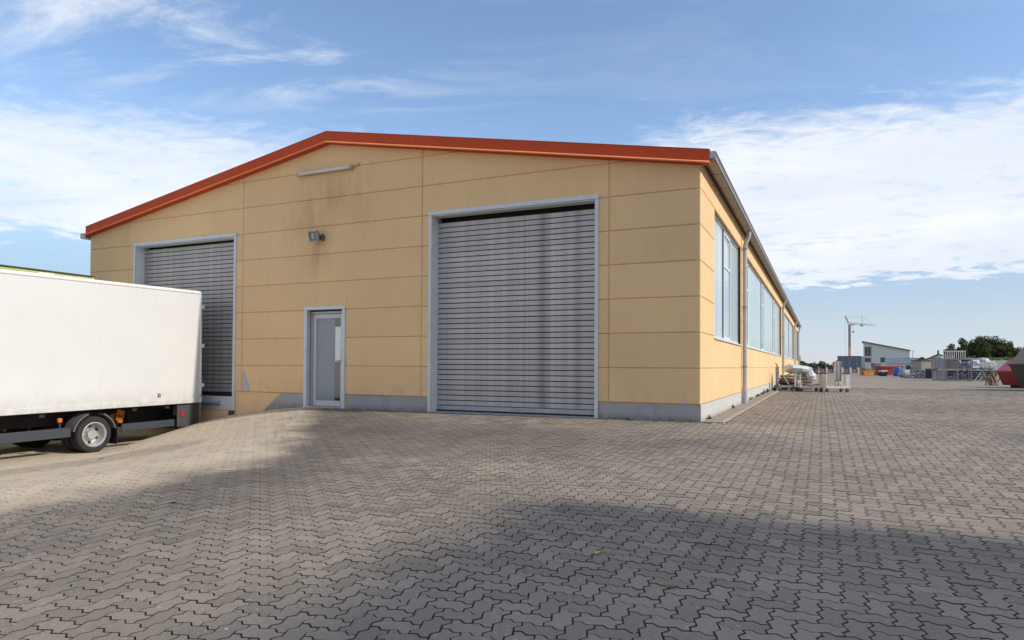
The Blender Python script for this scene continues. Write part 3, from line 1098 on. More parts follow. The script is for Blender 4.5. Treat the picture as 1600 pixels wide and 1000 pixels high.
    # --- verge trim on the gable: fascia board with a drip lip
    for sgn, xe in ((1, 0.17), (-1, -16.24)):
        ze = roofz(xe)
        dn = (APX, APZ), (xe, ze)
        poly = [(APX, APZ), (xe, ze), (xe, ze + .235), (APX, APZ + .25)]
        if sgn < 0:
            poly = [(xe, ze), (APX, APZ), (APX, APZ + .25), (xe, ze + .235)]
        tr = MB().prism(poly, 'y', -0.15, -0.11).build('verge_trim', M_TRIM, HALL)
        # sloping drip lip along the lower edge
        mb = MB()
        (x0, z0), (x1, z1) = dn
        mb.add([(x0, -.152, z0 + .045), (x1, -.152, z1 + .045), (x1, -.205, z1 + .012), (x0, -.205, z0 + .012),
                (x0, -.152, z0 + .002), (x1, -.152, z1 + .002), (x1, -.205, z1 + .004), (x0, -.205, z0 + .004)],
               [(0, 3, 2, 1) if sgn > 0 else (0, 1, 2, 3), (3, 7, 6, 2), (4, 5, 6, 7), (1, 2, 6, 5), (0, 4, 7, 3)])
        mb.build('drip_lip', M_LIP, tr)
        # cover strip on top and soffit flashing
        mb = MB().prism([(x0, z0 + .252), (x1, z1 + .237), (x1, z1 + .247), (x0, z0 + .262)] if sgn > 0 else
                        [(x1, z1 + .237), (x0, z0 + .252), (x0, z0 + .262), (x1, z1 + .247)], 'y', -0.155, 0.1)
        mb.build('cap_strip', M_TRIM, tr)
        mb = MB().prism([(x0, z0 - .004), (x1, z1 - .004), (x1, z1 + .02), (x0, z0 + .02)] if sgn > 0 else
                        [(x1, z1 - .004), (x0, z0 - .004), (x0, z0 + .02), (x1, z1 + .02)], 'y', -0.109, -0.002)
        mb.build('soffit_strip', M_TRIM, tr)
        # small overlapping joints of the trim lengths
        for t in (0.26, 0.5, 0.76):
            x, z = x0 + (x1 - x0) * t, z0 + (z1 - z0) * t
            MB().box(x - .025, x + .025, -.1535, -.150, z + .05, z + .24).build('joint_cover', M_TRIM, tr)
    # --- gutter along the sunny side
    gt = MB().box(0.205, 0.262, -0.13, YB + .1, 4.535, 4.555)
    gt.tube([(0.268, -0.13, 4.60), (0.268, YB + .1, 4.60)], 0.014, 8)
    gt.box(0.247, 0.262, -0.13, YB + .1, 4.5, 4.60)
    gt.box(0.09, 0.262, -0.135, -0.125, 4.5, 4.62)
    g = gt.build('gutter', M_ZINC, HALL)
    pm = MB().box(-.07, .07, 0.014, 0.986, -0.010, 0.006, .004).build('soffit_panel', M_SOFFIT, g)
    pm.location = (0.172, -0.12, 4.50)
    for k in range(1, 54):
        o = pm.copy()
        COL.objects.link(o)
        o.parent = g
        o.location = (0.172, -0.12 + k, 4.50 + random.uniform(-.003, .003))
    MB().box(0.0, 0.10, 0.0, YB, 4.535, 4.56).build('eaves_shade', surf('painted eaves shade', (0.05, 0.035, 0.025), 0.9), g)  # dark strip paints the shadow in the gap between gutter and wall
    MB().box(-16.52, -16.30, -0.11, YB, 4.36, 4.5).build('gutter', M_ZINC, HALL)
    # --- downpipes
    for y in (6.62, 26.15, 43.85, 52.9):
        mb = MB()
        pts = [(0.18, y, 4.50), (0.18, y, 4.42), (0.16, y, 4.33), (0.11, y, 4.21), (0.085, y, 4.12), (0.08, y, 4.0), (0.08, y, 0.42)]
        mb.tube(pts, 0.057, 14)
        mb.tube([(0.08, y, 0.42), (0.08, y, 0.0)], 0.064, 14)
        p = mb.build('downpipe', M_PIPE, HALL, smooth=True)
        for z in (4.02, 0.95, 2.5):
            b = MB().tube([(0.08, y, z), (0.08, y, z + .035)], 0.066, 14)
            b.box(0.0, 0.05, y - .008, y + .008, z + .01, z + .025)
            b.box(0.03, 0.13, y - .085, y - .06, z, z + .03)
            b.build('pipe_bracket', M_ZINC, p)
    # --- side windows: channel glass bays with sill and white casements
    glass = bpy.data.materials.new('pale channel glass')
    glass.use_nodes = True
    n = NT(glass.node_tree)
    b = next(x for x in n.n if x.type == 'BSDF_PRINCIPLED')
    pz = n.add('ShaderNodeTexCoord').outputs['Object']
    fz = n.ramp(n.noise(n.scale(pz, 1.0, 1.6, 0.05), 1.0, 4.0, 0.6), 0.3, 0.7)
    n.l.new(n.mix(fz, (0.38, 0.50, 0.53), (0.50, 0.60, 0.62)), b.inputs['Base Color'])
    b.inputs['Roughness'].default_value = 0.22
    b.inputs['Specular IOR Level'].default_value = 0.6
    clear = surf('casement glass', (0.40, 0.47, 0.53), 0.05, spec=0.8, var=0.05)
    cases = {0: [(3.76, 4.92)], 1: [(8.33, 9.3), (14.2, 15.2), (20.6, 21.8)], 2: [(30.5, 31.5), (36.6, 37.6)], 3: [(47.0, 48.0)]}
    for wi, (a, bb) in enumerate(wins):
        wroot = MB().box(-.30, -.26, a, bb, wz0, wz1).build('window', M_DARK, HALL)
        mb = MB()
        y = a + .03
        while y < bb - .1:
            w = min(0.262, bb - .03 - y)
            if not any(y + w > c0 - .04 and y < c1 + .04 for c0, c1 in cases[wi]):
                d = random.uniform(-.004, .004)
                mb.box(-.155, -.100 + d, y + .004, y + w - .004, wz0 + .05, wz1 - .03, .012)
            y += 0.262
        mb.build('channel_glass', glass, wroot, kind='stuff')
        fr = MB().box(-.17, -.07, a, a + .035, wz0, wz1).box(-.17, -.07, bb - .035, bb, wz0, wz1)
        fr.box(-.17, -.07, a + .035, bb - .035, wz1 - .04, wz1).box(-.17, -.06, a + .035, bb - .035, wz0, wz0 + .05)
        fr.build('window_frame', M_WHITEFR, wroot)
        MB().box(-.16, 0.035, a - .02, bb + .02, wz0 - .035, wz0 - .005, .004).build('window_sill', M_WHITEFR, wroot)
        for c0, c1 in cases[wi]:
            cf = MB()
            zt = wz0 + 1.72
            for q0, q1 in ((c0, c0 + .055), (c1 - .055, c1)):
                cf.box(-.15, -.085, q0, q1, wz0 + .05, wz1 - .04, .006)
            for z in (wz0 + .05, zt - .05, wz1 - .12):
                cf.box(-.148, -.087, c0 + .055, c1 - .055, z, z + .07, .006)
            cfo = cf.build('casement', M_WHITEFR, wroot)
            MB().box(-.13, -.105, c0 + .055, c1 - .055, wz0 + .13, zt - .05).build('pane', clear, wroot)
            MB().box(-.13, -.105, c0 + .055, c1 - .055, zt + .03, wz1 - .12).build('pane', clear, wroot)
    # --- roller doors
    for key, (x0, x1, z0, z1) in OPEN.items():
        if key == 'door':
            continue
        zb = 0.0 if key == 'door_r' else -0.15
        fw = 0.07
        c0, c1 = x0 + fw, x1 - fw
        rd = MB()
        rd.box(c0 - .0, c1, 0.40, 0.42, zb, z1)                       # dark backing of the curtain box
        rd.box(c0, c1, 0.27, 0.40, z1 - .02, z1)
        rdo = rd.build('roller_door', M_DARK, HALL)
        fr = MB()
        fr.box(x0, c0, -0.022, 0.01, zb - .0, z1 - fw, .003).box(c1, x1, -0.022, 0.01, zb, z1 - fw, .003)
        fr.box(x0 - .01, x1 + .01, -0.026, 0.01, z1 - fw + .002, z1 + .012, .003)
        fr.build('door_frame', M_FRAME, rdo)
        MB().box(x0 + .004, c0, 0.012, 0.40, zb, z1 - .03).build('door_jamb', M_JAMB, rdo)
        MB().box(c1, x1 - .004, 0.012, 0.40, zb, z1 - .03).build('door_jamb', M_JAMB, rdo)
        MB().box(c0, c1, 0.012, 0.235, z1 - fw - .02, z1 - .03).build('door_head', M_FRAME, rdo)
        # curtain slats
        pitch = 0.1055
        n0 = zb + (0.135 if key == 'door_r' else 0.42)
        prof = [(0.285, 0.0), (0.2500, 0.0015), (0.2475, 0.004), (0.2470, 0.048), (0.2475, 0.0875), (0.2500, 0.090), (0.285, 0.0915)]
        mb = MB()
        vs = [(c0 - .0, y, z) for y, z in prof] + [(c1, y, z) for y, z in prof]
        m = len(prof)
        mb.add(vs, [(i, m + i, m + i + 1, i + 1) for i in range(m - 1)])
        first = None
        k = 0
        while n0 + k * pitch + .09 < z1 - 0.10:
            if first is None:
                o = mb.build('slat', M_SLAT, rdo)
                first = o
            else:
                o = first.copy()
                COL.objects.link(o)
                o.parent = rdo
            o.location = (0, random.uniform(-.0012, .0012), n0 + k * pitch)
            k += 1
        if key == 'door_r':
            br = MB().box(c0, c1, 0.235, 0.28, zb + .035, n0 - .012, .006)
            br.box(c0, c1, 0.225, 0.236, zb + .045, zb + .06)
            b0 = br.build('bottom_rail', M_RAIL, rdo)
            MB().box(-3.78, -3.5, 0.222, 0.234, zb + .06, zb + .10, .004).build('rail_grip', M_ZINC, rdo)
            MB().box(c0, c1, 0.24, 0.27, zb - .0, zb + .036).build('rubber_seal', M_BLACK, rdo)
            MB().box(x0 + .02, x1 - .02, -0.02, 0.3, -0.05, 0.006).build('threshold', M_RAIL, rdo)
        else:
            MB().box(c0, c1, 0.05, 0.28, zb, n0 - .10, .005).build('dock_sill', M_FRAME, rdo)
            MB().tube([(-13.8, 0.03, zb + .16), (-11.35, 0.03, zb + .16)], 0.055, 10).build('dock_buffer', M_RAIL, rdo, smooth=True)
            MB().box(c0, c1, 0.20, 0.28, n0 - .10, n0 - .012).build('rubber_seal', M_BLACK, rdo)
            MB().box(-10.99, -10.87, -0.06, 0.01, zb - .16, zb - .01).build('frame_foot', surf('rusty steel', (0.10, 0.05, 0.03), 0.8), rdo)
    # --- personnel door
    x0, x1, _z, z1 = OPEN['door']
    dr = MB().box(x0 + .07, x1 - .07, 0.20, 0.22, 0.0, z1 - .07).build('door', M_DARK, HALL)
    fr = MB().box(x0, x0 + .085, -.024, .10, -0.02, z1 - .07, .004).box(x1 - .085, x1, -.024, .10, -0.02, z1 - .07, .004)
    fr.box(x0 - .004, x1 + .004, -.028, .10, z1 - .068, z1 + .004, .004)
    fr.build('door_frame', M_FRAME, dr)
    a, b = x0 + .09, x1 - .09
    fr = MB().box(a, a + .06, .105, .17, 0.02, z1 - .10, .003).box(b - .035, b, .105, .17, 0.02, z1 - .10, .003)
    fr.box(a + .06, b - .035, .105, .17, z1 - .15, z1 - .10, .003)
    fr.build('inner_frame', M_LEAF, dr)
    a, b = a + .065, b - .04
    lf = MB().box(a, a + .095, .115, .165, 0.03, z1 - .16, .003).box(b - .095, b, .115, .165, 0.03, z1 - .16, .003)
    lf.box(a + .095, b - .095, .115, .165, z1 - .26, z1 - .16, .003).box(a + .095, b - .095, .115, .165, 0.03, 0.15, .003)
    lf.build('door_leaf', surf('door leaf grey', (0.52, 0.53, 0.54), 0.42, 0.15, var=0.05), dr)
    MB().box(a + .095, b - .26, .135, .15, 0.15, z1 - .26).build('pane', M_DGLASS, dr)
    MB().box(b - .255, b - .095, .135, .15, 0.15, z1 - .26).build('pane', M_DGLASS2, dr)
    MB().box(b - .25, b - .098, .128, .1345, 1.02, 1.80).build('painted_reflection', M_REFLECT, dr)  # pale sheet paints a bright reflection on the dark pane
    MB().box(b - .25, b - .098, .126, .134, 0.155, 0.21).build('stop', M_BLACK, dr)
    hd = MB().tube([(b - .05, .115, 1.04), (b - .05, .06, 1.04), (b - .16, .06, 1.04)], 0.011, 8)
    hd.box(b - .075, b - .025, .108, .116, 0.93, 1.13, .003)
    hd.build('handle', M_ZINC, dr, smooth=True)
    MB().box(x0 + .08, x1 - .08, -0.05, .2, -0.02, 0.022, .004).build('threshold', M_RAIL, dr)
    # --- knocks and repairs on the render
    pat = surf('filler', (0.50, 0.46, 0.43), 0.9, var=0.1)
    MB().prism([(-10.62, .325), (-10.36, .325), (-10.42, .52), (-10.55, .80), (-10.62, .80)], 'y', -0.0025, 0.004).build('repair_patch', pat, HALL)
    MB().prism([(-7.58, 2.33), (-7.54, 2.33), (-7.53, 2.43), (-7.57, 2.43)], 'y', -0.0025, 0.004).build('repair_patch', pat, HALL)
    MB().prism([(-.30, .312), (-.22, .312), (-.235, .41), (-.28, .38)], 'y', -0.0025, 0.004).build('repair_patch', pat, HALL)
    MB().prism([(-6.66, .312), (-6.57, .312), (-6.6, .37), (-6.64, .36)], 'y', -0.0025, 0.004).build('repair_patch', pat, HALL)
    MB().prism([(-7.585, .9), (-7.55, .95), (-7.56, 1.1), (-7.58, 1.13)], 'y', -0.0025, 0.004).build('repair_patch', pat, HALL)


build_hall()


def wall_lamps():
    t = thing('tube_light', 'long white fluorescent batten lamp high under the gable peak', 'lamp', (-8.17, 0, 5.27))
    MB().box(-.74, .74, -.055, -.001, -.03, .04, .008).build('housing', surf('grey lamp body', (0.30, 0.29, 0.27), 0.5), t)
    MB().tube([(-.76, -.075, 0), (.72, -.075, 0)], 0.036, 14).build('tube_cover', surf('milky cover', (0.62, 0.60, 0.55), 0.35), t, smooth=True)
    for x in (-.78, .72):
        MB().tube([(x, -.075, 0), (x + .06, -.075, 0)], 0.043, 14).build('end_cap', surf('lamp end cap', (0.42, 0.40, 0.37), 0.5), t, smooth=True)
    MB().tube([(.78, -.06, .01), (.86, -.02, .035), (.93, -.012, .07)], 0.012, 6).build('cable', surf('lamp cable', (0.35, 0.33, 0.3), 0.6), t)
    f = thing('floodlight', 'square grey floodlight on a bracket above the grey personnel door', 'lamp', (-8.30, 0, 3.80))
    d = surf('floodlight body', (0.12, 0.12, 0.125), 0.5, 0.4)
    M = Matrix.Translation((-.05, -.20, 0)) @ Matrix.Rotation(R(-6), 4, 'Z') @ Matrix.Rotation(R(12), 4, 'X')
    fr = MB()
    for a in ((-.15, .15, -.05, .03, .11, .145), (-.15, .15, -.05, .03, -.145, -.11), (-.15, -.12, -.05, .03, -.11, .11), (.12, .15, -.05, .03, -.11, .11)):
        fr.box(*a, .006, M)
    fr.build('bezel', surf('floodlight bezel', (0.36, 0.35, 0.36), 0.45, 0.3), f)
    MB().box(-.12, .12, -.02, .10, -.11, .11, .02, M).build('body', d, f)
    MB().box(-.12, .12, -.034, -.024, -.11, .11, 0, M).build('lens', surf('lamp glass', (0.10, 0.12, 0.15), 0.06, spec=0.9), f)
    MB().box(-.04, .05, -.042, -.035, -.07, .08, .003, M).build('bulb', surf('lamp bulb', (0.34, 0.40, 0.42), 0.2), f)
    b = MB().box(-.09, .09, -.012, -.001, -.06, .06, .003)
    for x in (-.175, .165):
        b.bar((x * .5, -.012, 0), (x - .045, -.20, .0), .02, .03)
    b.box(.08, .14, -.09, -.02, -.1, .07, .006)
    b.build('bracket', surf('brown bracket', (0.16, 0.11, 0.06), 0.7), f)
    f.scale = (.88, .88, .88)


wall_lamps()


def wall_edge():
    mb = MB()
    y = 0.0
    while y < 53:
        mb.box(0.006, 0.30, y + .003, y + .997, -.06, .006 + random.uniform(-.003, .003), .004)
        y += 1.0
    tag(mb.build('gutter_strip', surf('mossy concrete strip', (0.25, 0.22, 0.18), 0.9, var=0.25, scale=3.0, dirt=(0.21, 0.17, 0.06), dirt_amt=0.6, bump=0.3)),
        'mossy strip of concrete slabs along the foot of the sunny side wall', 'paving', kind='structure')
    mb = MB()
    y = 0.0
    while y < 53:
        mb.box(0.306, 0.385, y + .003, y + .997, -.06, .016 + random.uniform(-.003, .003), .006)
        y += 1.0
    tag(mb.build('kerb', surf('pale kerb', (0.33, 0.285, 0.23), 0.9, var=0.2, scale=4.0, bump=0.3)),
        'pale concrete edging line between the wall strip and the pavers', 'kerb', kind='structure')


wall_edge()


# ------------------------------------------------------------------ vehicles on the loading ramp
M_WHITE = surf('white box panel', (0.635, 0.645, 0.645), 0.42, var=0.03, scale=0.7, dirt=(0.54, 0.53, 0.50), dirt_amt=0.18, foot=(0.8, 1.35, (0.42, 0.40, 0.36)))
M_WHITE2 = surf('white rail', (0.74, 0.74, 0.735), 0.35, var=0.02)
M_CHASSIS = surf('black chassis', (0.015, 0.015, 0.016), 0.7)
M_UNDER = surf('grey blue guard', (0.045, 0.052, 0.068), 0.55, 0.1, var=0.1)
M_TYRE = surf('tyre rubber', (0.022, 0.022, 0.023), 0.85, var=0.2, scale=12.0, bump=0.2)
M_RIM = surf('silver rim', (0.50, 0.50, 0.50), 0.38, 0.5, var=0.15, scale=8.0, dirt=(0.2, 0.18, 0.15), dirt_amt=0.4)
M_MUD = surf('grey mudguard', (0.10, 0.10, 0.105), 0.6, var=0.1)
M_ORANGE = surf('orange plastic', (0.55, 0.15, 0.010), 0.4)
M_REDL = surf('red lamp plastic', (0.55, 0.01, 0.02), 0.25)
M_GLASS = surf('dark cab glass', (0.02, 0.025, 0.03), 0.05, spec=0.8)


def wheel(parent, x, y, r, w, side, twin=False):
    """side +1: outer face towards +x"""
    M = Matrix.Translation((x, y, r)) @ Matrix.Rotation(R(90) * side, 4, 'Y')
    h = w / 2
    rr = r * 0.655
    wr = MB().lathe([(rr, -h), (r * .93, -h), (r * .985, -h * .8), (r, -h * .5), (r, h * .5), (r * .985, h * .8), (r * .955, h * .93), (r * .80, h * 1.0), (r * .70, h * .95), (rr, h * .86), (rr, -h)], 40, M, False)
    for k in range(40):                                              # tread blocks round the shoulder
        a = 2 * math.pi * k / 40
        B = M @ Matrix.Rotation(a, 4, 'Z') @ Matrix.Translation((r * .985, 0, 0))
        wr.box(-.01, .008, -.016, .016, -h * .72, h * .72, 0, B)
    t = wr.build('wheel', M_TYRE, parent, smooth=True)
    dz = h * (-0.35 if twin else 0.35)
    rim = MB().lathe([(rr + .004, h * .84), (rr + .016, h * .93), (rr - .002, h * .96), (rr - .018, h * .84), (rr - .028, dz + .05), (rr * .80, dz + .005), (rr * .56, dz), (rr * .44, dz + .03), (rr * .40, dz + .10 if twin else dz + .04), (0.0, dz + .10 if twin else dz + .05)], 36, M, False)
    ro = rim.build('rim', M_RIM, t, smooth=True)
    hl = MB()
    for k in range(6):
        B = M @ Matrix.Rotation(2 * math.pi * k / 6, 4, 'Z') @ Matrix.Translation((rr * .71, 0, dz + .004))
        hl.lathe([(.034, 0), (.034, .003), (0.0, .004)], 10, B)
    hl.build('hand_hole', M_BLACK, t)
    nt = MB()
    for k in range(6):
        B = M @ Matrix.Rotation(2 * math.pi * (k + .5) / 6, 4, 'Z') @ Matrix.Translation((rr * .50, 0, dz + .01))
        nt.lathe([(.014, 0), (.014, .022), (0.0, .026)], 6, B)
    nt.build('wheel_nut', M_RIM, t)
    return t


def box_truck():
    t = thing('box_truck', 'white box truck backed up to the left roller door', 'truck', (-12.675, -2.98, -0.85), rot=(R(0.55), 0, 0))
    W = 1.225
    zb, zt, yr, yf = 0.87, 3.50, 2.56, -3.70
    bx = MB().box(-W + .012, W - .012, yf, yr - .03, zb + .10, zt - .085, .01)
    body = bx.build('cargo_box', M_WHITE, t)
    MB().box(-W, W, yf - .01, yr, zt - .085, zt, .025).build('top_rail', M_WHITE2, t)
    MB().box(-W, W, yf - .01, yr, zb, zb + .11, .008).build('bottom_rail', M_WHITE, t)
    for sx in (-1, 1):
        MB().box(sx * (W - .06), sx * (W + .002), yr - .05, yr + .004, zb, zt - .06, .012).build('corner_post', M_WHITE2, t)
    for k in range(1, 6):                                             # faint joints of the wall sheets
        y = yr - k * 1.22
        MB().box(W - .0125, W - .0105, y - .012, y + .012, zb + .12, zt - .1).build('joint_strip', M_WHITE, t)
    for x0, x1 in ((-W + .07, -.006), (.006, W - .07)):
        d = MB().box(x0, x1, yr - .03, yr + .012, zb + .12, zt - .10, .008).build('rear_door', M_WHITE, t)
        MB().tube([((x0 + x1) / 2, yr + .03, zb + .15), ((x0 + x1) / 2, yr + .03, zt - .15)], .014, 8).build('lock_rod', M_RIM, d)
    for z in (1.28, 2.21, 3.13):
        MB().box(W - .05, W + .004, yr + .005, yr + .075, z - .045, z + .045, .01).build('hinge', M_WHITE2, t)
    MB().box(W - .012, W + .003, yr - .055, yr + .0, zb + .13, zb + .2, .004).build('latch', M_RIM, t)
    lab = MB().box(W - .013, W - .008, 1.40, 1.475, 1.04, 1.13).build('label', surf('grey plate', (0.10, 0.10, 0.09), 0.5), t)
    MB().box(W - .009, W - .006, 1.43, 1.455, 1.055, 1.11).build('plate_mark', surf('plate white', (0.3, 0.3, 0.28), 0.5), lab)
    # chassis
    ch = MB()
    for x in (-.42, .42):
        ch.box(x - .05, x + .05, -5.4, 2.4, .55, .80)
    for y in (-3.4, -2.2, -1.0, .9, 1.7, 2.3):
        ch.box(-1.15, 1.15, y - .05, y + .05, .78, .869)
    ch.tube([(-.95, 0, .37), (.95, 0, .37)], .09, 12)
    ch.box(-.2, .2, -.2, .2, .2, .55, .05)
    ch.box(-.95, -.5, -1.9, -.8, .35, .75, .05)
    ch.box(.5, .95, -2.9, -1.9, .35, .75, .05)
    ch.box(-1.1, 1.1, 1.95, 2.05, .30, .50, .01)
    ch.box(-.5, -.4, 1.2, 2.0, .3, .8)
    ch.box(.4, .5, 1.2, 2.0, .3, .8)
    ch.tube([(.2, 1.0, .55), (.2, 1.9, .52)], .11, 12)
    ch.build('chassis', M_CHASSIS, t)
    # rear closing plate under the box and lamp
    MB().box(W - .10, W - .07, 1.95, yr - .02, .34, zb, .004).build('rear_skirt', surf('dark green grey plate', (0.055, 0.06, 0.058), 0.6, var=0.15), t)
    MB().bar((W - .05, yr - .01, .33), (W - .05, yr - .01, zb), .025).build('skirt_edge', M_ZINC, t)
    MB().box(W - .09, W - .045, 2.03, 2.11, .57, .70, .008).build('side_reflector', M_REDL, t)
    MB().box(-.9, .9, yr - .08, yr - .02, .42, .54, .01).build('bumper_bar', M_UNDER, t)
    for x in (-.95, .95):
        MB().box(x - .14, x + .14, yr - .07, yr + .0, .60, .74, .01).build('tail_light', M_REDL, t)
    # side guards
    for sx in (-1, 1):
        MB().box(sx * (W - .04), sx * (W - .075), -3.5, -.48, .36, .55, .008).build('side_guard', M_UNDER, t)
        g2 = MB().box(sx * (W - .09), sx * (W - .12), .62, 1.9, .36, .52, .008)
        g2.build('side_guard', M_UNDER, t)
    MB().box(W - .09, W - .045, -.72, -.635, .66, .745, .01).build('marker_light', M_ORANGE, t)
    MB().box(W - .085, W - .05, -.70, -.66, .54, .66).build('lamp_bracket', M_CHASSIS, t)
    # wheels and mudguards
    for sx in (-1, 1):
        wheel(t, sx * (W - .165), 0.0, .365, .26, sx, True)
        wheel(t, sx * (W - .47), 0.0, .365, .24, sx, True)
        wheel(t, sx * (W - .155), -4.55, .365, .25, sx)
        mg = MB()
        for lo, hi in ((12, 66), (108, 168)):
            vs, fs = [], []
            N = 12
            for k in range(N + 1):
                a = R(lo + (hi - lo) * k / N)
                for rad in (.425, .455):
                    for x in (W - .33, W - .015):
                        vs.append((sx * x, rad * math.cos(a), .365 + rad * math.sin(a)))
            for k in range(N):
                b, c = 4 * k, 4 * k + 4
                fs += [(b, c, c + 1, b + 1), (b + 2, b + 3, c + 3, c + 2), (b + 1, c + 1, c + 3, b + 3), (b, b + 2, c + 2, c)]
            fs += [(0, 1, 3, 2), (4 * N, 4 * N + 2, 4 * N + 3, 4 * N + 1)]
            one = MB().add(vs, fs)
            one.build('mudguard', M_MUD, t, smooth=True)
        MB().box(sx * (W - .30), sx * (W - .03), .47, .485, .12, .62).build('mud_flap', M_BLACK, t)
    # wheel chock in its holder
    M = Matrix.Translation((W - .42, .80, .66)) @ Matrix.Rotation(R(-14), 4, 'X')
    ck = MB().box(-.02, .03, -.085, .085, -.14, .14, .012, M).build('wheel_chock', M_ORANGE, t)
    m2 = MB()
    for y0, y1, z0, z1 in ((-.045, -.02, -.06, .04), (.02, .045, -.06, .04), (-.045, .045, -.01, .015), (-.045, .045, -.08, -.06)):
        m2.box(.0315, .036, y0, y1, z0, z1, 0, M)
    m2.build('chock_rib', surf('chock rib brown', (0.25, 0.07, 0.01), 0.6), ck)  # brown ribs make the dark pattern on the chock
    MB().box(W - .48, W - .45, .62, .78, .50, .72).build('chock_holder', surf('dull orange', (0.35, 0.08, 0.01), 0.6), t)
    # cab
    cb = MB().prism([(-3.86, .48), (-3.86, 2.55), (-4.5, 2.6), (-5.15, 2.45), (-5.52, 1.55), (-5.56, .48)], 'x', -1.08, 1.08)
    cab = cb.build('cab', M_WHITE, t)
    for sx in (-1, 1):
        MB().prism([(-4.1, 1.55), (-4.1, 2.3), (-4.85, 2.3), (-5.25, 1.55)], 'x', sx * 1.082, sx * 1.09).build('cab_window', M_GLASS, cab)
        MB().box(sx * 1.1, sx * 1.32, -5.3, -5.2, 1.75, 2.25, .03).build('mirror', M_CHASSIS, cab)
        MB().box(sx * .6, sx * .98, -5.60, -5.54, .68, .86, .02).build('headlight', M_RIM, cab)
    MB().add([(-.98, -5.53, 1.58), (.98, -5.53, 1.58), (.94, -5.19, 2.40), (-.94, -5.19, 2.40)], [(0, 1, 2, 3)]).build('windscreen', M_GLASS, cab)
    MB().box(-1.08, 1.08, -5.66, -5.5, .38, .66, .04).build('bumper', M_MUD, cab)


box_truck()


def trailer():
    t = thing('lorry_trailer', 'lime green curtain side trailer peeping over the white box truck', 'trailer', (-16.78, -0.38, -0.85))
    G = surf('lime green curtain', (0.42, 0.47, 0.18), 0.5, var=0.06, scale=0.6)
    D = surf('dark green rail', (0.05, 0.055, 0.025), 0.5)
    L = 13.4
    tx = MB()
    N = 54
    vs, fs = [], []
    for k in range(N + 1):
        y = -L + L * k / N - .02
        dx = .012 * math.sin(k * 2.3) * (1 if 0 < k < N else 0)
        vs += [(1.26 + dx, y, 1.15), (1.26 + dx * .3, y, 4.06), (-1.26, y, 4.06), (-1.26, y, 1.15)]
    for k in range(N):
        b, c = 4 * k, 4 * k + 4
        fs += [(b, c, c + 1, b + 1), (b + 1, c + 1, c + 2, b + 2), (b + 2, c + 2, c + 3, b + 3), (b + 3, c + 3, c, b)]
    fs += [(0, 1, 2, 3), (4 * N, 4 * N + 3, 4 * N + 2, 4 * N + 1)]
    tx.add(vs, fs).build('curtain', G, t)
    MB().box(-1.29, 1.29, -L - .02, .02, 4.062, 4.10, .01).build('roof_rail', D, t)
    MB().box(-1.28, 1.28, -L, 0, 1.0, 1.15, .01).build('floor_frame', D, t)
    MB().box(1.2, 1.285, -.06, 0.0, 1.15, 4.06, .01).build('corner_post', surf('cream post', (0.62, 0.52, 0.36), 0.5), t)
    wp = surf('white print', (0.80, 0.80, 0.78), 0.5)
    MB().prism([(-1.42, 3.80), (-1.02, 3.80), (-1.02, 4.03), (-1.36, 4.03), (-1.46, 3.97)], 'x', 1.276, 1.282).build('white_print', wp, t)
    MB().box(1.276, 1.281, -1.0, -.52, 3.80, 4.0).build('grey_print', surf('grey print', (0.48, 0.49, 0.48), 0.5), t)
    yp = surf('yellow print', (0.80, 0.50, 0.02), 0.5)
    for y in (-.46, -.29, -.14):
        MB().prism([(y, 3.80), (y + .09, 3.80), (y + .11, 4.02), (y + .02, 4.02)], 'x', 1.276, 1.283).build('yellow_print', yp, t)
    MB().box(1.276, 1.281, -6.2, -2.55, 3.7, 3.95).build('orange_print', surf('orange print', (0.66, 0.27, 0.08), 0.5), t)
    for x in (-.4, .4):
        MB().box(x - .06, x + .06, -L, 0, .75, 1.0).build('chassis_beam', M_CHASSIS, t)
    for y in (-1.9, -3.2, -4.5):
        for sx in (-1, 1):
            wheel(t, sx * 1.07, y, .48, .36, sx)
    MB().box(-1.2, 1.2, -.15, -.05, .5, .7, .01).build('bumper_bar', M_CHASSIS, t)
    for x in (-.8, .8):
        MB().box(x - .06, x + .06, -10.6, -10.4, 0, .8).build('support_leg', M_CHASSIS, t)


trailer()


# ------------------------------------------------------------------ things in the yard
VY = -YAW                                                    # rotation that faces the street side of the camera


def at(u, dist, z=0.0):
    """a point of the ground plan seen in column u of the photograph, dist metres away along the view axis"""
    p = CAM + FW * dist + RT * ((u - 800) / FPX * dist)
    return (p.x, p.y, z)


M_CARTW = surf('chipped white paint', (0.58, 0.56, 0.52), 0.55, var=0.12, scale=6, dirt=(0.25, 0.18, 0.12), dirt_amt=0.5)
M_CARTG = surf('worn grey steel', (0.24, 0.26, 0.28), 0.5, 0.3, var=0.2, scale=6, dirt=(0.15, 0.10, 0.07), dirt_amt=0.4)
M_ALU = surf('raw aluminium', (0.50, 0.51, 0.53), 0.35, 0.7, var=0.2, scale=8)
M_RUST = surf('rusty steel bar', (0.12, 0.06, 0.035), 0.8, var=0.3, scale=8)
M_WOOD = surf('weathered wood', (0.23, 0.17, 0.11), 0.85, var=0.25, scale=6)
M_CAST = surf('castor', (0.05, 0.05, 0.055), 0.6)


def castor(parent, x, y):
    c = MB().lathe([(0.0, -.02), (.062, -.02), (.07, -.012), (.07, .012), (.062, .02), (0.0, .02)], 14, Matrix.Translation((x, y, .07)) @ Matrix.Rotation(R(90), 4, 'X'))
    w = c.build('castor', M_CAST, parent, smooth=True)
    MB().box(x - .035, x + .035, y - .035, y + .035, .135, .165).box(x - .012, x + .012, y - .034, y - .024, .05, .14).box(x - .012, x + .012, y + .024, y + .034, .05, .14).build('fork', M_CARTG, w)


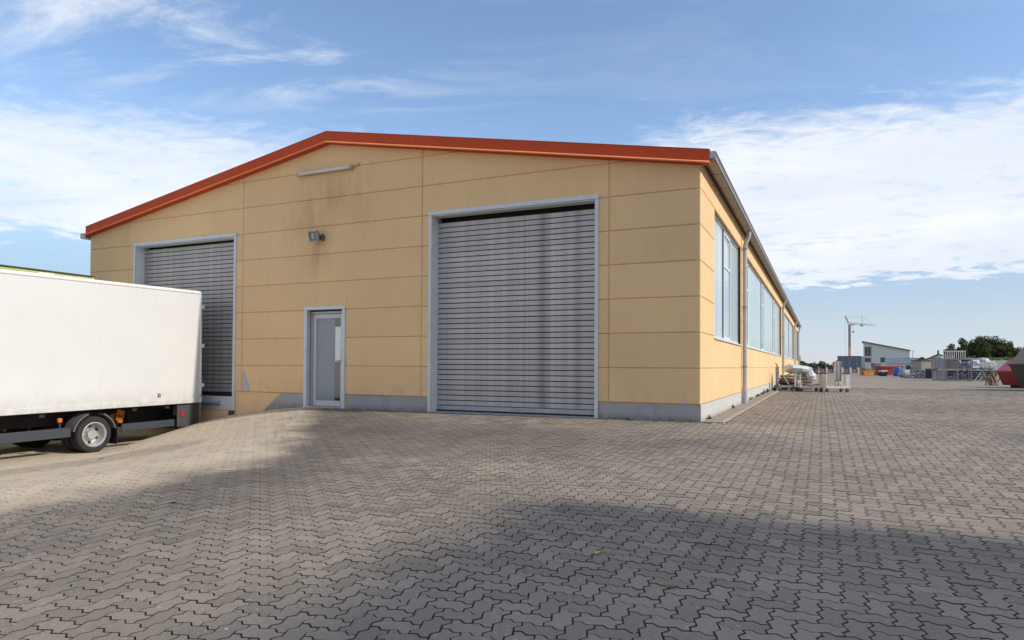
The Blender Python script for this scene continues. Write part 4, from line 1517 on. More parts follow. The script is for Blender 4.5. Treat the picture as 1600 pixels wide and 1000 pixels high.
def carts():
    # right trolley with two long profiles standing in it
    t = thing('trolley', 'white framed trolley holding two upright grey profiles', 'trolley', (2.34, 17.12, 0), VY + R(3))
    MB().box(-.46, .46, -.28, .28, .165, .205, .006).build('deck', M_CARTW, t)
    MB().box(-.47, .47, -.30, -.283, .15, .235, .004).build('front_rail', M_CARTW, t)
    MB().box(-.47, -.44, -.28, .28, .21, .66, .004).build('end_panel', M_CARTW, t)
    MB().box(.33, .47, -.28, -.255, .21, .66, .004).build('end_panel', M_CARTW, t)
    for x in (-.455, .455):
        for y in (-.265, .265):
            MB().box(x - .02, x + .02, y - .02, y + .02, .20, .71, .003).build('post', M_CARTW, t)
        MB().box(x - .04, x + .04, -.29, .29, .70, .74, .004).build('top_bar', M_RUST, t)
    for x in (-.4, .4):
        for y in (-.22, .22):
            castor(t, x, y)
    p = t.matrix_basis
    for k, (x0, x1) in enumerate(((.06, .14), (.19, .28))):
        o = thing('steel_profile', ('grey steel channel leaning in the trolley nearer its open side', 'grey steel channel leaning beside the right end of the trolley')[k], 'steel profile', (2.34, 17.12, .205), VY + R(3))
        m = MB()
        m.bar(((x0 + x1) / 2 - .03, .0, 0), ((x0 + x1) / 2 + .03, .12, .98), x1 - x0, .02)
        m.bar((x0 - .03 + .008, -.04, 0), (x0 + .03 + .008, .08, .98), .016, .08)
        m.bar((x1 - .03 - .008, -.04, 0), (x1 + .03 - .008, .08, .98), .016, .08)
        m.build('channel', M_ALU, o)
        MB().box(x0 - .03, x1 - .02, -.06, -.045, .05, .2).build('clip', M_CARTW, o)
    # middle trolley with scrap
    t = thing('trolley', 'white framed trolley with a wide right end panel and scrap on its deck', 'trolley', (1.44, 17.05, 0), VY - R(2))
    MB().box(-.44, .44, -.28, .28, .165, .205, .006).build('deck', M_CARTW, t)
    MB().box(-.45, .45, -.30, -.283, .15, .235, .004).build('front_rail', M_CARTW, t)
    MB().box(.30, .45, -.27, -.25, .21, .66, .004).build('end_panel', M_CARTW, t)
    for x in (-.435, .435):
        for y in (-.265, .265):
            MB().box(x - .018, x + .018, y - .018, y + .018, .20, .70, .003).build('post', M_CARTW, t)
    MB().box(.39, .47, -.29, .29, .695, .735, .004).build('top_bar', M_RUST, t)
    for x in (-.38, .38):
        for y in (-.22, .22):
            castor(t, x, y)
    for k in range(9):
        a = random.uniform(-.5, .5)
        x, y, z = -.28 + .065 * k, random.uniform(-.15, .15), .225 + random.uniform(0, .10)
        o = MB().bar((-.16 * math.cos(a), -.16 * math.sin(a), 0), (.16 * math.cos(a), .16 * math.sin(a), random.uniform(-.02, .06)), .05, .022).build('scrap_bar', (M_ALU, M_CARTG, M_RUST)[k % 3])
        M = Matrix.Translation((1.44, 17.05, 0)) @ Matrix.Rotation(VY - R(2), 4, 'Z')
        o.location = M @ Vector((x, y, z))
        o.rotation_euler = (0, 0, VY)
        tag(o, 'short metal scrap bar in the loose heap on the middle white trolley', 'scrap')
        o['group'] = 'scrap pieces on the trolley'
    # left grey trolley with high posts
    t = thing('rack_trolley', 'grey steel trolley with two tall end posts beside the hall wall', 'trolley', (0.62, 17.2, 0), VY + R(2))
    MB().box(-.40, .40, -.25, .25, .15, .24, .006).build('deck', M_CARTG, t)
    for x, h in ((-.37, .98), (.36, .90)):
        MB().box(x - .05, x + .05, -.06, .06, .24, h, .006).build('post', M_CARTG, t)
        MB().box(x - .03, x + .03, -.28, .28, .10, .16, .004).build('foot', M_CARTG, t)
    MB().tube([(-.37, 0, .98), (-.39, 0, 1.06), (-.44, 0, 1.10)], .022, 8).build('hook', M_RUST, t)
    for x in (-.37, .36):
        for y in (-.25, .25):
            castor(t, x, y)
    MB().box(.20, .25, -.29, -.27, .17, .50, .003).build('white_plate', M_CARTW, t)
    MB().box(.12, .22, -.28, -.26, .36, .50, .003).build('red_plate', surf('red plate', (0.4, 0.04, 0.03), 0.5), t)
    MB().bar((-.24, -.2, .68), (-.02, -.24, .28), .03).build('brace', M_CARTW, t)
    # goods on and behind the grey trolley
    fold = surf('white plastic sheet', (0.56, 0.57, 0.57), 0.45, var=0.08, scale=4)
    def crumple(name, label, cat, loc, sx, sy, sz, mat, seed, tilt=0.0):
        rnd = random.Random(seed)
        vs, fs = [], []
        n, m = 12, 7
        for j in range(m + 1):
            ph = math.pi * j / m
            for k in range(n):
                a = 2 * math.pi * k / n
                q = 1 + rnd.uniform(-.16, .16)
                cx, cy = math.cos(a), math.sin(a)
                e = .65
                bx = math.copysign(abs(cx) ** e, cx) * math.sin(ph) ** .6
                by = math.copysign(abs(cy) ** e, cy) * math.sin(ph) ** .6
                x, y, z = bx * sx * q, by * sy * q, (-math.cos(ph) * .5 + .5) * sz * (1 + rnd.uniform(-.06, .06))
                vs.append((x, y, z + x * tilt))
        for j in range(m):
            for k in range(n):
                k2 = (k + 1) % n
                fs.append((j * n + k, j * n + k2, (j + 1) * n + k2, (j + 1) * n + k))
        o = MB().add(vs, fs).build(name, mat)
        o.location = loc
        o.rotation_euler = (0, 0, VY)
        return tag(o, label, cat)
    globals()['crumple'] = crumple
    p = Vector((0.98, 18.9, 0))
    d = thing('steel_drum_stand', 'dark stack of pallets behind the grey trolley carrying the white sheet', 'pallet stack', (0.92, 18.7, 0), VY)
    for k in range(5):
        z = .02 + k * .125
        for y in (-.36, 0, .36):
            MB().box(-.5, .5, y - .05, y + .05, z, z + .07).build('bearer', M_WOOD, d)
        for q in range(6):
            MB().box(-.5 + q * .175, -.5 + q * .175 + .12, -.42, .42, z + .072, z + .094).build('plank', M_WOOD, d)
    crumple('plastic_sheet', 'crumpled pale plastic sheet heaped on the pallets beside the wall', 'plastic sheet', (1.02, 18.72, .64), .58, .42, .40, fold, 5, -.14)
    crumple('plastic_sack', 'white sack hanging over the right end of the pallets', 'sack', (1.5, 18.5, .38), .19, .2, .36, fold, 8)
    crumple('rag_heap', 'dark heap of rags and hoses on the grey trolley', 'rag heap', (0.60, 17.2, .24), .30, .2, .26, surf('dark rags', (0.05, 0.045, 0.04), 0.9, var=0.4, scale=10), 9)
    crumple('round_pot', 'round white pot on the ground between the grey and white trolleys', 'pot', (1.09, 17.25, .14), .12, .12, .3, fold, 12)
    for k, (x, z, l) in enumerate(((.52, .50, .5), (.66, .56, .42), (.74, .62, .35))):
        o = MB().bar((-l / 2, 0, 0), (l / 2, .05, .05 * k), .06, .05).build('wood_offcut', M_WOOD)
        o.location = (x, 17.22, z)
        o.rotation_euler = (0, 0, VY + .2 * k)
        tag(o, ('longest wood offcut, lowest across the grey trolley', 'middle wood offcut across the grey trolley', 'shortest wood offcut, uppermost on the grey trolley')[k], 'wood offcut', 'wood offcuts on the grey trolley')


carts()


def skip(name, label, loc, rz, w, l, h, flare, body, lidm, lid_h, rim):
    """open skip: flared ends along local x, closed by a sloping lid"""
    t = thing(name, label, 'skip', loc, rz)
    a, b = l / 2, l / 2 + flare
    t0 = .05
    MB().prism([(-a, .12), (a, .12), (b, h), (-b, h)], 'y', -w / 2, w / 2).build('body', body, t)
    MB().box(-b - .04, b + .04, -w / 2 - .04, w / 2 + .04, h - .09, h, .01).build('rim', rim, t)
    for x in np.linspace(-a * .8, a * .8, 5):
        MB().prism([(x - .04, .14), (x + .04, .14), (x + .04 + flare * .4 * x / a, h - .1), (x - .04 + flare * .4 * x / a, h - .1)], 'y', -w / 2 - .035, -w / 2 + .01).build('rib', body, t)
    for x in (-a * .7, a * .7):
        MB().box(x - .06, x + .06, -w / 2, w / 2, 0.0, .125).build('skid', M_CHASSIS, t)
    if lid_h:
        s = b * .62
        MB().prism([(-b + .03, h + .003), (b - .03, h + .003), (s, h + lid_h), (-s, h + lid_h)], 'y', -w / 2, w / 2).build('lid', lidm, t)
        MB().box(-s - .02, s + .02, -w / 2 - .02, w / 2 + .02, h + lid_h + .001, h + lid_h + .045).build('lid_edge', rim, t)
    for sx in (-1, 1):
        MB().tube([(sx * (b - .3), -w / 2 - .06, h * .6), (sx * (b - .3), w / 2 + .06, h * .6)], .06, 10).build('lifting_pin', rim, t)
    return t


def yard_right():
    dg = surf('dark grey skip paint', (0.055, 0.052, 0.047), 0.6, var=0.15, scale=1.5)
    lg = surf('brown grey lid', (0.22, 0.185, 0.16), 0.7, var=0.15, scale=1.5)
    rd = surf('dull red skip paint', (0.27, 0.022, 0.024), 0.55, var=0.15, scale=1.5)
    rl = surf('lit pink red lid', (0.50, 0.13, 0.13), 0.6, var=0.1)  # pink puts the light on the sloping lid into its colour
    skip('skip', 'dark grey skip with a brown sloping lid at the right edge', (11.50, 24.2, 0), VY, 1.9, 2.9, 1.16, .42, dg, lg, .80, dg)
    skip('skip', 'dark red skip with a lid painted pink as if lit behind the dark grey one', (11.85, 28.9, 0), VY, 1.8, 2.9, .84, .34, rd, rl, .58, rd)
    # brush and timber between skips and cages
    t = thing('timber_pile', 'brown pile of leaning timber beside the red skip', 'timber pile', at(1551, 37.5), VY)
    for k in range(20):
        x = random.uniform(-.35, .35)
        MB().bar((x, random.uniform(-.3, .3), 0), (x + random.uniform(-.1, .25), random.uniform(0, .3), random.uniform(.4, .9)), .05, .035).build('plank', (M_WOOD, M_RUST)[k % 3 == 0], t)
    # mesh cages, two tiers
    galv = surf('galvanised wire', (0.32, 0.33, 0.35), 0.45, 0.5, var=0.1)
    bluish = surf('blue grey scrap metal', (0.20, 0.225, 0.28), 0.35, 0.5, var=0.35, scale=9)
    silver = surf('silver scrap metal', (0.42, 0.44, 0.48), 0.3, 0.5, var=0.35, scale=9)
    brown = surf('brown sheet', (0.25, 0.22, 0.19), 0.8, var=0.2, scale=5)

    def cage(u, dist, z, w, h, fill, label, group, rz=0.0):
        x, y, _ = at(u, dist)
        t = thing('mesh_cage', label, 'mesh cage', (x, y, z), VY - R(31) + rz, group)
        d = .8
        fr = MB()
        for sx in (-1, 1):
            for sy in (-1, 1):
                fr.box(sx * w / 2 - .025, sx * w / 2 + .025, sy * d / 2 - .025, sy * d / 2 + .025, 0, h)
        for z0 in (.08, h - .05):
            for sy in (-1, 1):
                fr.box(-w / 2 + .025, w / 2 - .025, sy * d / 2 - .02, sy * d / 2 + .02, z0, z0 + .05)
            for sx in (-1, 1):
                fr.box(sx * w / 2 - .02, sx * w / 2 + .02, -d / 2 + .025, d / 2 - .025, z0, z0 + .05)
        fr.build('frame', galv, t)
        MB().box(-w / 2, w / 2, -d / 2, d / 2, .05, .08).build('base', brown, t)
        MB().box(-w / 2 + .03, w / 2 - .03, d / 2 - .06, d / 2 - .04, .1, h - .03).build('void_shade', M_CHASSIS, t)  # dark board added to paint the shaded voids inside the cage
        wi = MB()
        n = 7
        for k in range(1, n):
            x0 = -w / 2 + w * k / n
            wi.box(x0 - .006, x0 + .006, -d / 2 - .004, -d / 2 + .008, .13, h - .05)
        for k in range(1, 5):
            z0 = .13 + (h - .2) * k / 5
            wi.box(-w / 2 + .03, w / 2 - .03, -d / 2 - .012, -d / 2 - .004, z0 - .006, z0 + .006)
        wi.build('wire_mesh', galv, t, kind='stuff')
        if fill == 'sheet':
            MB().box(-w / 2 + .03, w / 2 - .03, -d / 2 + .02, -d / 2 + .06, .12, h - .08).build('board', brown, t)
        elif fill == 'slats':
            for k in range(8):
                x0 = -w / 2 + .05 + (w - .1) * k / 8
                MB().box(x0, x0 + (w - .1) / 8 * .7, -d / 2 + .03, -d / 2 + .1, .1, h - .06).build('slat', silver, t)
        else:
            rn = random.Random(int(u * 7 + z * 10))
            m = MB()
            for k in range(24):
                c = Vector((rn.uniform(-w / 2 + .12, w / 2 - .12), rn.uniform(-.25, .25), rn.uniform(.12, h * (1.15 if fill == 'heap' else .8))))
                e = Vector((rn.uniform(-1, 1), rn.uniform(-1, 1), rn.uniform(-.6, .6))).normalized() * rn.uniform(.08, .16)
                m.bar(c - e, c + e, rn.uniform(.03, .14), rn.uniform(.02, .05))
            m.build('scrap', silver if fill == 'heap' or rn.random() < .4 else bluish, t, kind='stuff')
        return t
    lab = {'slats': 'mesh cage full of upright silver slats in the {} row of the scrap store',
           'sheet': 'mesh cage closed by a brown board in the {} row of the scrap store',
           'mixed': 'mesh cage of loose blue grey scrap in the {} row, {}',
           'heap': 'mesh cage heaped with silver scrap in the {} row, {}'}
    H = .80
    spec = [(1467, 0, 'slats', ''), (1486, 0, 'mixed', 'below the boarded cage'), (1505, 0, 'heap', 'in the middle of the row'), (1524, 0, 'mixed', 'fourth from its left end'), (1543, 0, 'mixed', 'beside the timber pile'),
            (1467, 1, 'slats', ''), (1486, 1, 'sheet', ''), (1505, 1, 'mixed', 'right of the boarded one')]
    for u, tier, fill, wh in spec:
        cage(u + random.uniform(-1, 1), 50.0 + random.uniform(-.15, .15), tier * (H + .02), .87, H, fill, lab[fill].format(('lower', 'upper')[tier], wh), 'mesh cages of the scrap store')
    dull = surf('dull crushed sheet', (0.36, 0.38, 0.42), 0.6, 0.15, var=0.5, scale=5.0)
    for k, (u, rx, hz, zz) in enumerate(((1521, .42, .78, .82), (1536, .46, .92, .82), (1547, .34, .66, .82))):
        crumple('scrap_bundle', 'crushed bundle of silver sheet metal on the lower cages, ' + ('nearest the boarded cage', 'tallest of the three', 'above the timber pile')[k],
                'scrap bundle', (*at(u, 50.0)[:2], zz), rx, .38, hz, dull, 60 + k)
    t = thing('scrap_bracket', 'bright bent steel frame leaning against the lower mesh cages', 'frame', at(1526, 48.6), VY - R(31))
    MB().bar((-.16, 0, .02), (.10, .05, .40), .06).bar((.10, .05, .40), (.24, .05, .62), .06).bar((-.16, 0, .02), (.16, -.02, .02), .06).bar((.16, -.02, .02), (.30, 0, .34), .06).build('frame_bar', M_CARTW, t)
    # low row of cages further off
    for k, u in enumerate((1426, 1433.5, 1441, 1448.5)):
        cage(u, 59.0, 0, .40, .76, 'mixed', 'low narrow cage ' + ('beside the blue drum end of the row', 'second from the blue drum side of the row', 'third from the blue drum side of the row', 'next to the black box at the end of the row')[k], 'low narrow cages')
    x, y, _ = at(1455.5, 57)
    t = thing('black_box', 'black open steel box between the low cages and the silver slat cages', 'box', (x, y, 0), VY)
    MB().box(-.28, .28, -.4, .4, .06, .9, .01).build('body', M_CHASSIS, t)
    MB().box(-.30, .30, -.42, .42, .86, .92, .01).build('rim', galv, t)
    x, y, _ = at(1447, 66)
    t = thing('steel_container', 'low beige grey steel container behind the low cages', 'container', (x, y, 0), VY)
    MB().box(-.95, .95, -.8, .8, .1, 1.62, .01).build('body', surf('beige grey steel', (0.30, 0.27, 0.22), 0.7, var=0.1), t)
    MB().box(-1.0, 1.5, -.85, .85, 1.622, 1.70).build('lid', surf('dark lid', (0.08, 0.08, 0.08), 0.6), t)
    # white slotted frames on top of the cages
    t = thing('slotted_rack', 'white slotted frames standing on top of the mesh cages', 'rack', (*at(1491, 51.5)[:2], 1.64), VY)
    MB().box(-.85, .0, -.02, .02, 0.0, .30, .005).build('panel', bluish, t)
    for k in range(11):
        x0 = -.85 + k * .165
        MB().box(x0 - .02, x0 + .02, -.05, -.022, 0, .60).build('post', M_CARTW, t)
    MB().box(-.87, .82, -.06, -.03, .58, .63).build('top_rail', M_CARTW, t)
    MB().box(.02, .8, .0, .3, 0, .24).build('crate', M_CHASSIS, t)
    # covered lumps, drum, boxes
    crumple('tarp_heap', 'grey heap under a tarpaulin right of the blue drum', 'tarpaulin heap', at(1416, 63), .62, .5, .78, surf('grey tarp', (0.30, 0.32, 0.36), 0.6, var=0.15, scale=3), 21)
    x, y, _ = at(1402, 75)
    t = thing('plastic_drum', 'bright blue plastic drum in front of the dark red container', 'drum', (x, y, 0))
    bl = surf('blue plastic', (0.02, 0.12, 0.36), 0.4)
    MB().lathe([(.36, 0), (.38, .04), (.38, .32), (.40, .34), (.40, .38), (.38, .40), (.38, .66), (.40, .68), (.40, .72), (.38, .74), (.38, .96), (.35, 1.0)], 24).build('body', bl, t, smooth=True)
    MB().lathe([(.36, 1.0), (.36, 1.03), (0, 1.035)], 24).build('lid', bl, t)
    x, y, _ = at(1388.5, 82)
    t = thing('roll_container', 'dark red open topped container behind the blue drum', 'container', (x, y, 0), VY)
    MB().prism([(-1.22, .12), (1.22, .12), (1.28, 1.0), (-1.28, 1.0)], 'y', -.7, .7).build('body', rd, t)
    MB().box(-1.36, 1.36, -.78, .78, .96, 1.16, .01).build('rim', surf('brighter red rim', (0.32, 0.03, 0.035), 0.5), t)
    for x0 in (-1, 1):
        MB().box(x0 - .1, x0 + .1, -.6, .6, 0, .12).build('skid', M_CHASSIS, t)
    x, y, _ = at(1379.5, 76)
    t = thing('tipping_hopper', 'small dark tipping hopper with a white load before the red container', 'hopper', (x, y, 0), VY)
    MB().prism([(-.25, .15), (.2, .15), (.42, .5), (-.42, .5)], 'y', -.4, .4).build('body', surf('dark green', (0.03, 0.045, 0.03), 0.6), t)
    MB().prism([(-.4, .503), (.4, .503), (.3, .64), (-.32, .60)], 'y', -.36, .36).build('load', M_CARTW, t)
    MB().box(-.3, .3, -.3, .3, 0, .15).build('base', M_CHASSIS, t)
    x, y, _ = at(1354.5, 80)
    t = thing('orange_skip', 'orange yellow open skip filled with rubble', 'skip', (x, y, 0), VY)
    MB().prism([(-.52, .04), (.52, .04), (.66, .62), (-.66, .62)], 'y', -.5, .5).build('body', surf('orange yellow paint', (0.55, 0.20, 0.02), 0.5, var=0.15), t)
    MB().box(-.69, .69, -.53, .53, .58, .66).build('rim', M_ORANGE, t)
    crumple('rubble_heap', 'grey rubble heaped in the orange skip', 'rubble', (x, y, .6), .58, .4, .42, surf('rubble grey', (0.2, 0.19, 0.2), 0.9, var=0.4, scale=6), 31)
    x, y, _ = at(1369, 84)
    t = thing('bale_stack', 'grey green stack of bundles between the orange skip and the red container', 'bundle stack', (x, y, 0), VY)
    for k in range(6):
        MB().box(-.45, .45, -.4, .4, .02 + k * .25, .02 + k * .25 + .235, .05).build('bundle', surf('grey bundle', (0.17, 0.17, 0.14), 0.9, var=0.3, scale=4), t)


yard_right()


def far_things():
    def W(name, *a, **k):
        return surf(name, *a, **k)
    # ribbed container behind the fence
    x, y, _ = at(1329, 110)
    t = thing('shipping_container', 'blue grey ribbed steel container below the crane', 'container', (x, y, 0), VY - math.atan(529 / FPX))
    cg = W('blue grey container steel', (0.17, 0.20, 0.235), 0.6, var=0.08)
    MB().box(-1.9, 1.5, -1.2, 1.2, .15, 2.66).build('body', cg, t)
    for k in range(14):
        x0 = -1.86 + k * .245
        MB().box(x0, x0 + .12, -1.26, -1.202, .2, 2.6).build('rib', W('light rib', (0.27, 0.30, 0.335), 0.6) if k % 4 == 3 else cg, t)
    MB().box(-1.95, 1.55, -1.25, 1.25, 2.662, 2.80).build('roof_rail', W('dark rail', (0.09, 0.10, 0.115), 0.6), t)
    MB().box(1.52, 2.05, -1.0, 1.2, .1, 2.72).build('end_box', W('pale grey panel', (0.40, 0.43, 0.46), 0.6), t)
    # low wall with pale posts
    t = thing('yard_fence', 'low brown grey fence with pale concrete posts at the end of the yard', 'fence', (*at(1305, 104)[:2], 0), VY)
    wallm = W('brown panel', (0.16, 0.135, 0.115), 0.85, var=0.2)
    post = W('pale post', (0.46, 0.47, 0.49), 0.7)
    for k in range(9):
        x0 = -5.0 + k * 1.22
        MB().box(x0 + .16, x0 + 1.20, -.03, .03, .1, .72).build('fence_panel', wallm, t)
        MB().box(x0 - .13, x0 + .13, -.1, .1, 0, .95).build('post', post, t)
    # white building with a mono pitch roof
    FACE = lambda u: VY - math.atan((u - 800) / FPX)
    x, y, _ = at(1350, 195)
    t = thing('white_house', 'white three storey building with a grey sloping roof', 'building', (x, y, 0), FACE(1350) + R(1))
    wm = W('white render', (0.62, 0.62, 0.61), 0.8, var=0.03)
    MB().prism([(0, -.5), (11.4, -.5), (11.4, 5.7), (0, 8.2)], 'y', 0, 9).build('wall', wm, t)
    MB().prism([(-.4, 8.30), (11.6, 5.67), (11.6, 5.97), (-.4, 8.60)], 'y', -.4, 9.3).build('roof', W('roof grey', (0.14, 0.15, 0.165), 0.6), t)
    dgl = W('window dark', (0.045, 0.055, 0.065), 0.1, spec=0.6)
    for (a, b, c, d, nm) in ((.25, 1.7, 4.3, 6.9, 3), (.25, 1.65, 2.55, 3.75, 2), (.25, 1.65, -.3, .9, 2), (4.2, 5.3, 2.5, 3.85, 2)):
        w = MB().box(a, b, -.02, .02, c, d).build('window', dgl, t)
        m = MB().box(a - .07, a, -.05, .02, c - .07, d + .07).box(b, b + .07, -.05, .02, c - .07, d + .07)
        m.box(a, b, -.05, .02, d, d + .07).box(a, b, -.05, .02, c - .07, c)
        if nm > 1:
            q = a + (b - a) * .5
            m.box(q - .04, q + .04, -.05, -.021, c, d)
        m.build('frame', W('window trim', (0.35, 0.37, 0.39), 0.5), w)
    MB().box(1.86, 1.95, -.06, -.0, -.5, 7.6).build('downpipe', W('pipe grey', (0.3, 0.31, 0.33), 0.5), t)
    for z in (2.1, -.6):
        MB().box(-.9, 0, .2, 4, z, z + .12).build('balcony', W('balcony grey', (0.42, 0.44, 0.47), 0.7), t)
    # low building with blue grey roof
    x, y, _ = at(1383, 172)
    t = thing('low_house', 'low white building with a long blue grey roof', 'building', (x, y, 0), FACE(1400))
    MB().box(.3, 9.0, 0, 7, -.5, 2.0).build('wall', wm, t)
    rf = W('blue grey roof', (0.135, 0.16, 0.205), 0.6, var=0.08)
    MB().add([(-.1, -.3, 1.95), (7.2, -.3, 1.95), (7.2, 3.5, 3.5), (-.1, 3.5, 3.5), (-.1, 7.3, 1.95), (7.2, 7.3, 1.95)], [(0, 1, 2, 3), (3, 2, 5, 4), (0, 3, 4), (1, 5, 2)]).build('roof', rf, t)
    MB().prism([(7.0, 1.9), (9.3, 1.9), (8.8, 3.1), (8.1, 3.75), (7.4, 3.4)], 'y', -.4, 7.2).build('gable_roof', W('dark slate', (0.065, 0.08, 0.11), 0.6), t)
    MB().lathe([(0.0, -.05), (.62, -.05), (.62, .02), (0.0, .02)], 16, Matrix.Translation((5.1, -.1, 1.0)) @ Matrix.Rotation(R(90), 4, 'X')).build('round_window', dgl, t)
    # gable house to the right
    x, y, _ = at(1458, 188)
    t = thing('gable_house', 'low house with a wide dark gable roof behind the cages', 'building', (x, y, 0), FACE(1458))
    MB().prism([(-2.6, -.5), (2.8, -.5), (2.8, 3.2), (1.2, 4.5), (-2.6, 2.5)], 'y', 0, 8).build('wall', wm, t)
    MB().prism([(-3.4, 2.25), (1.3, 4.65), (1.3, 5.0), (-3.4, 2.6)], 'y', -.5, 8.4).build('roof', W('roof grey', (0.14, 0.15, 0.165), 0.6), t)
    MB().prism([(1.31, 4.65), (3.6, 3.4), (3.6, 3.75), (1.31, 5.0)], 'y', -.5, 8.4).build('roof', W('roof grey', (0.14, 0.15, 0.165), 0.6), t)
    MB().box(1.0, 1.4, 2, 2.5, 4.8, 5.9).build('chimney', M_CHASSIS, t)
    # red roofed house left of the container
    x, y, _ = at(1305, 165)
    t = thing('red_roof_house', 'cream house with red tiled roofs left of the blue grey container', 'building', (x, y, 0), FACE(1305))
    MB().box(-.5, 3.5, 0, 6, -.5, 2.0).box(-1.9, -.5, .5, 6, -.5, .1).build('wall', W('cream render', (0.52, 0.42, 0.32), 0.8), t)
    rr = W('red tiles', (0.28, 0.075, 0.05), 0.8)
    MB().prism([(-.9, 1.95), (3.8, 1.95), (2.2, 2.9), (.8, 2.9)], 'y', -.4, 6.3).build('roof', rr, t)
    MB().prism([(-2.2, .1), (-.51, .1), (-.51, .7)], 'y', .2, 6.2).build('roof', rr, t)
    w = MB().box(.0, .7, -.03, .01, .9, 1.5).build('window', dgl, t)
    MB().box(-.05, .75, -.05, -.031, .82, .9).build('sill', wm, w)
    # lamp post
    x, y, _ = at(1426.5, 150)
    t = thing('street_lamp', 'thin street lamp post in front of the low white building', 'street lamp', (x, y, 0), VY)
    MB().tube([(0, 0, 0), (0, 0, 4.6)], [.09, .06], 8).build('pole', W('pole grey', (0.36, 0.38, 0.40), 0.5), t)
    MB().box(-.32, .32, -.12, .12, 4.6, 4.72, .03).build('lamp_head', W('pole grey', (0.36, 0.38, 0.40), 0.5), t)
    # crane
    x, y, _ = at(1327.5, 300)
    t = thing('tower_crane', 'tall slim tower crane with a white jib on the skyline', 'crane', (x, y, 0), VY)
    cm = W('crane mast brown', (0.17, 0.12, 0.115), 0.6)
    MB().box(-.36, .36, -.36, .36, 10.0, 20.0).build('mast', cm, t)
    MB().box(-.38, .38, -.38, .38, -1, 10.0).build('lower_mast', W('crane orange', (0.50, 0.24, 0.10), 0.5), t)
    jb = MB()
    L = 11.5
    for y0 in (-.35, .35):
        jb.bar((-1.0, y0, 20.3), (L, y0, 19.7), .14)
    jb.bar((-1.0, 0, 21.2), (L, 0, 19.9), .14)
    N = 14
    for k in range(N):
        a = (-1 + (L + 1) * k / N)
        b = (-1 + (L + 1) * (k + .5) / N)
        c = (-1 + (L + 1) * (k + 1) / N)
        h = lambda q: 21.2 - (q + 1) / (L + 1) * 1.3
        lo = lambda q: 20.3 - (q + 1) / (L + 1) * .6
        for y0 in (-.35, .35):
            jb.bar((a, y0, lo(a)), (b, 0, h(b)), .08)
            jb.bar((b, 0, h(b)), (c, y0, lo(c)), .08)
    jb.build('jib', W('crane white', (0.55, 0.53, 0.50), 0.5), t)
    MB().box(.5, 2.2, -.4, .4, 19.7, 20.15).build('jib_root', W('crane orange', (0.50, 0.24, 0.10), 0.5), t)
    MB().bar((-.4, 0, 20.6), (-1.9, 0, 23.7), .35).build('strut', cm, t)
    MB().bar((5.4, 0, 20.2), (5.7, 0, 23.6), .16).build('strut', W('pole grey', (0.36, 0.38, 0.40), 0.5), t)
    MB().box(5.0, 5.9, -.4, .4, 19.3, 19.9).build('trolley', cm, t)
    rp = W('steel rope', (0.3, 0.3, 0.32), 0.5)
    MB().tube([(-1.9, 0, 23.7), (5.7, 0, 23.6), (L - .5, 0, 20.0)], .035, 4).build('stay_rope', rp, t)
    MB().tube([(-1.9, 0, 23.7), (-2.1, 0, 14), (-1.2, 0, 1)], .035, 4).build('back_rope', rp, t)
    h_ = MB().tube([(1.6, 0, 20), (1.6, 0, 17.2)], .04, 4)
    h_.build('hoist_rope', rp, t)
    MB().box(1.3, 1.9, -.2, .2, 16.4, 17.2, .08).build('hook_block', cm, t)
    # dark stand of iron bars left of the trolleys, further back
    x, y, _ = at(1273, 60)
    t = thing('iron_stand', 'dark iron A frame stand with a tall post behind the trolleys', 'stand', (x, y, 0), VY)
    MB().bar((0, 0, 0), (0, 0, 1.42), .09).build('post', M_CHASSIS, t)
    MB().bar((-.62, 0, .78), (.55, .1, .80), .05).build('cross_bar', M_RUST, t)
    MB().bar((-.6, 0, 0), (-.45, 0, .9), .06).build('leg', M_RUST, t)
    MB().bar((.72, 0, 0), (.22, 0, 1.15), .06).build('leg', surf('red brown iron', (0.20, 0.04, 0.04), 0.7), t)
    MB().bar((-.6, .1, .1), (.6, .1, .12), .05).build('lower_bar', M_RUST, t)
    x, y, _ = at(1266, 58)
    t = thing('orange_canister', 'orange canister hung at the left of the dark iron stand', 'canister', (x, y, .42), VY)
    MB().box(-.13, .13, -.1, .1, .02, .34, .04).build('body', M_ORANGE, t)
    MB().box(-.05, .05, -.03, .03, .34, .40, .01).build('cap', M_CHASSIS, t)
    MB().box(-.11, .11, -.08, .08, -.42, .015).build('stand_box', surf('red brown iron', (0.20, 0.04, 0.04), 0.7), t)
    # retaining wall right
    x, y, _ = at(1543, 74)
    tag(MB().box(-3.6, 6, -.2, .2, -.3, 1.82).build('embankment_wall', W('green grey concrete', (0.30, 0.33, 0.32), 0.85, var=0.08), loc=(x, y, 0), rot=(0, 0, VY)),
        'green grey concrete wall holding the grassy bank behind the cages', 'wall')


far_things()


# ------------------------------------------------------------------ vegetation
def leaf_mat(name, a, b, c):
    m, n, bs = new_mat(name)
    p = n.add('ShaderNodeNewGeometry')
    f = n.noise(p.outputs['Position'], 1.4, 3.0, 0.6)
    oi = n.add('ShaderNodeAttribute')
    oi.attribute_name = 'tone'
    col = n.mix(n.ramp(f, 0.3, 0.7), a, b)
    col = n.mix(n.ramp(oi.outputs['Fac'], 0.55, 1.0), col, c)
    n.l.new(col, bs.inputs['Base Color'])
    bs.inputs['Roughness'].default_value = 0.7
    bs.inputs['Specular IOR Level'].default_value = 0.2
    return m


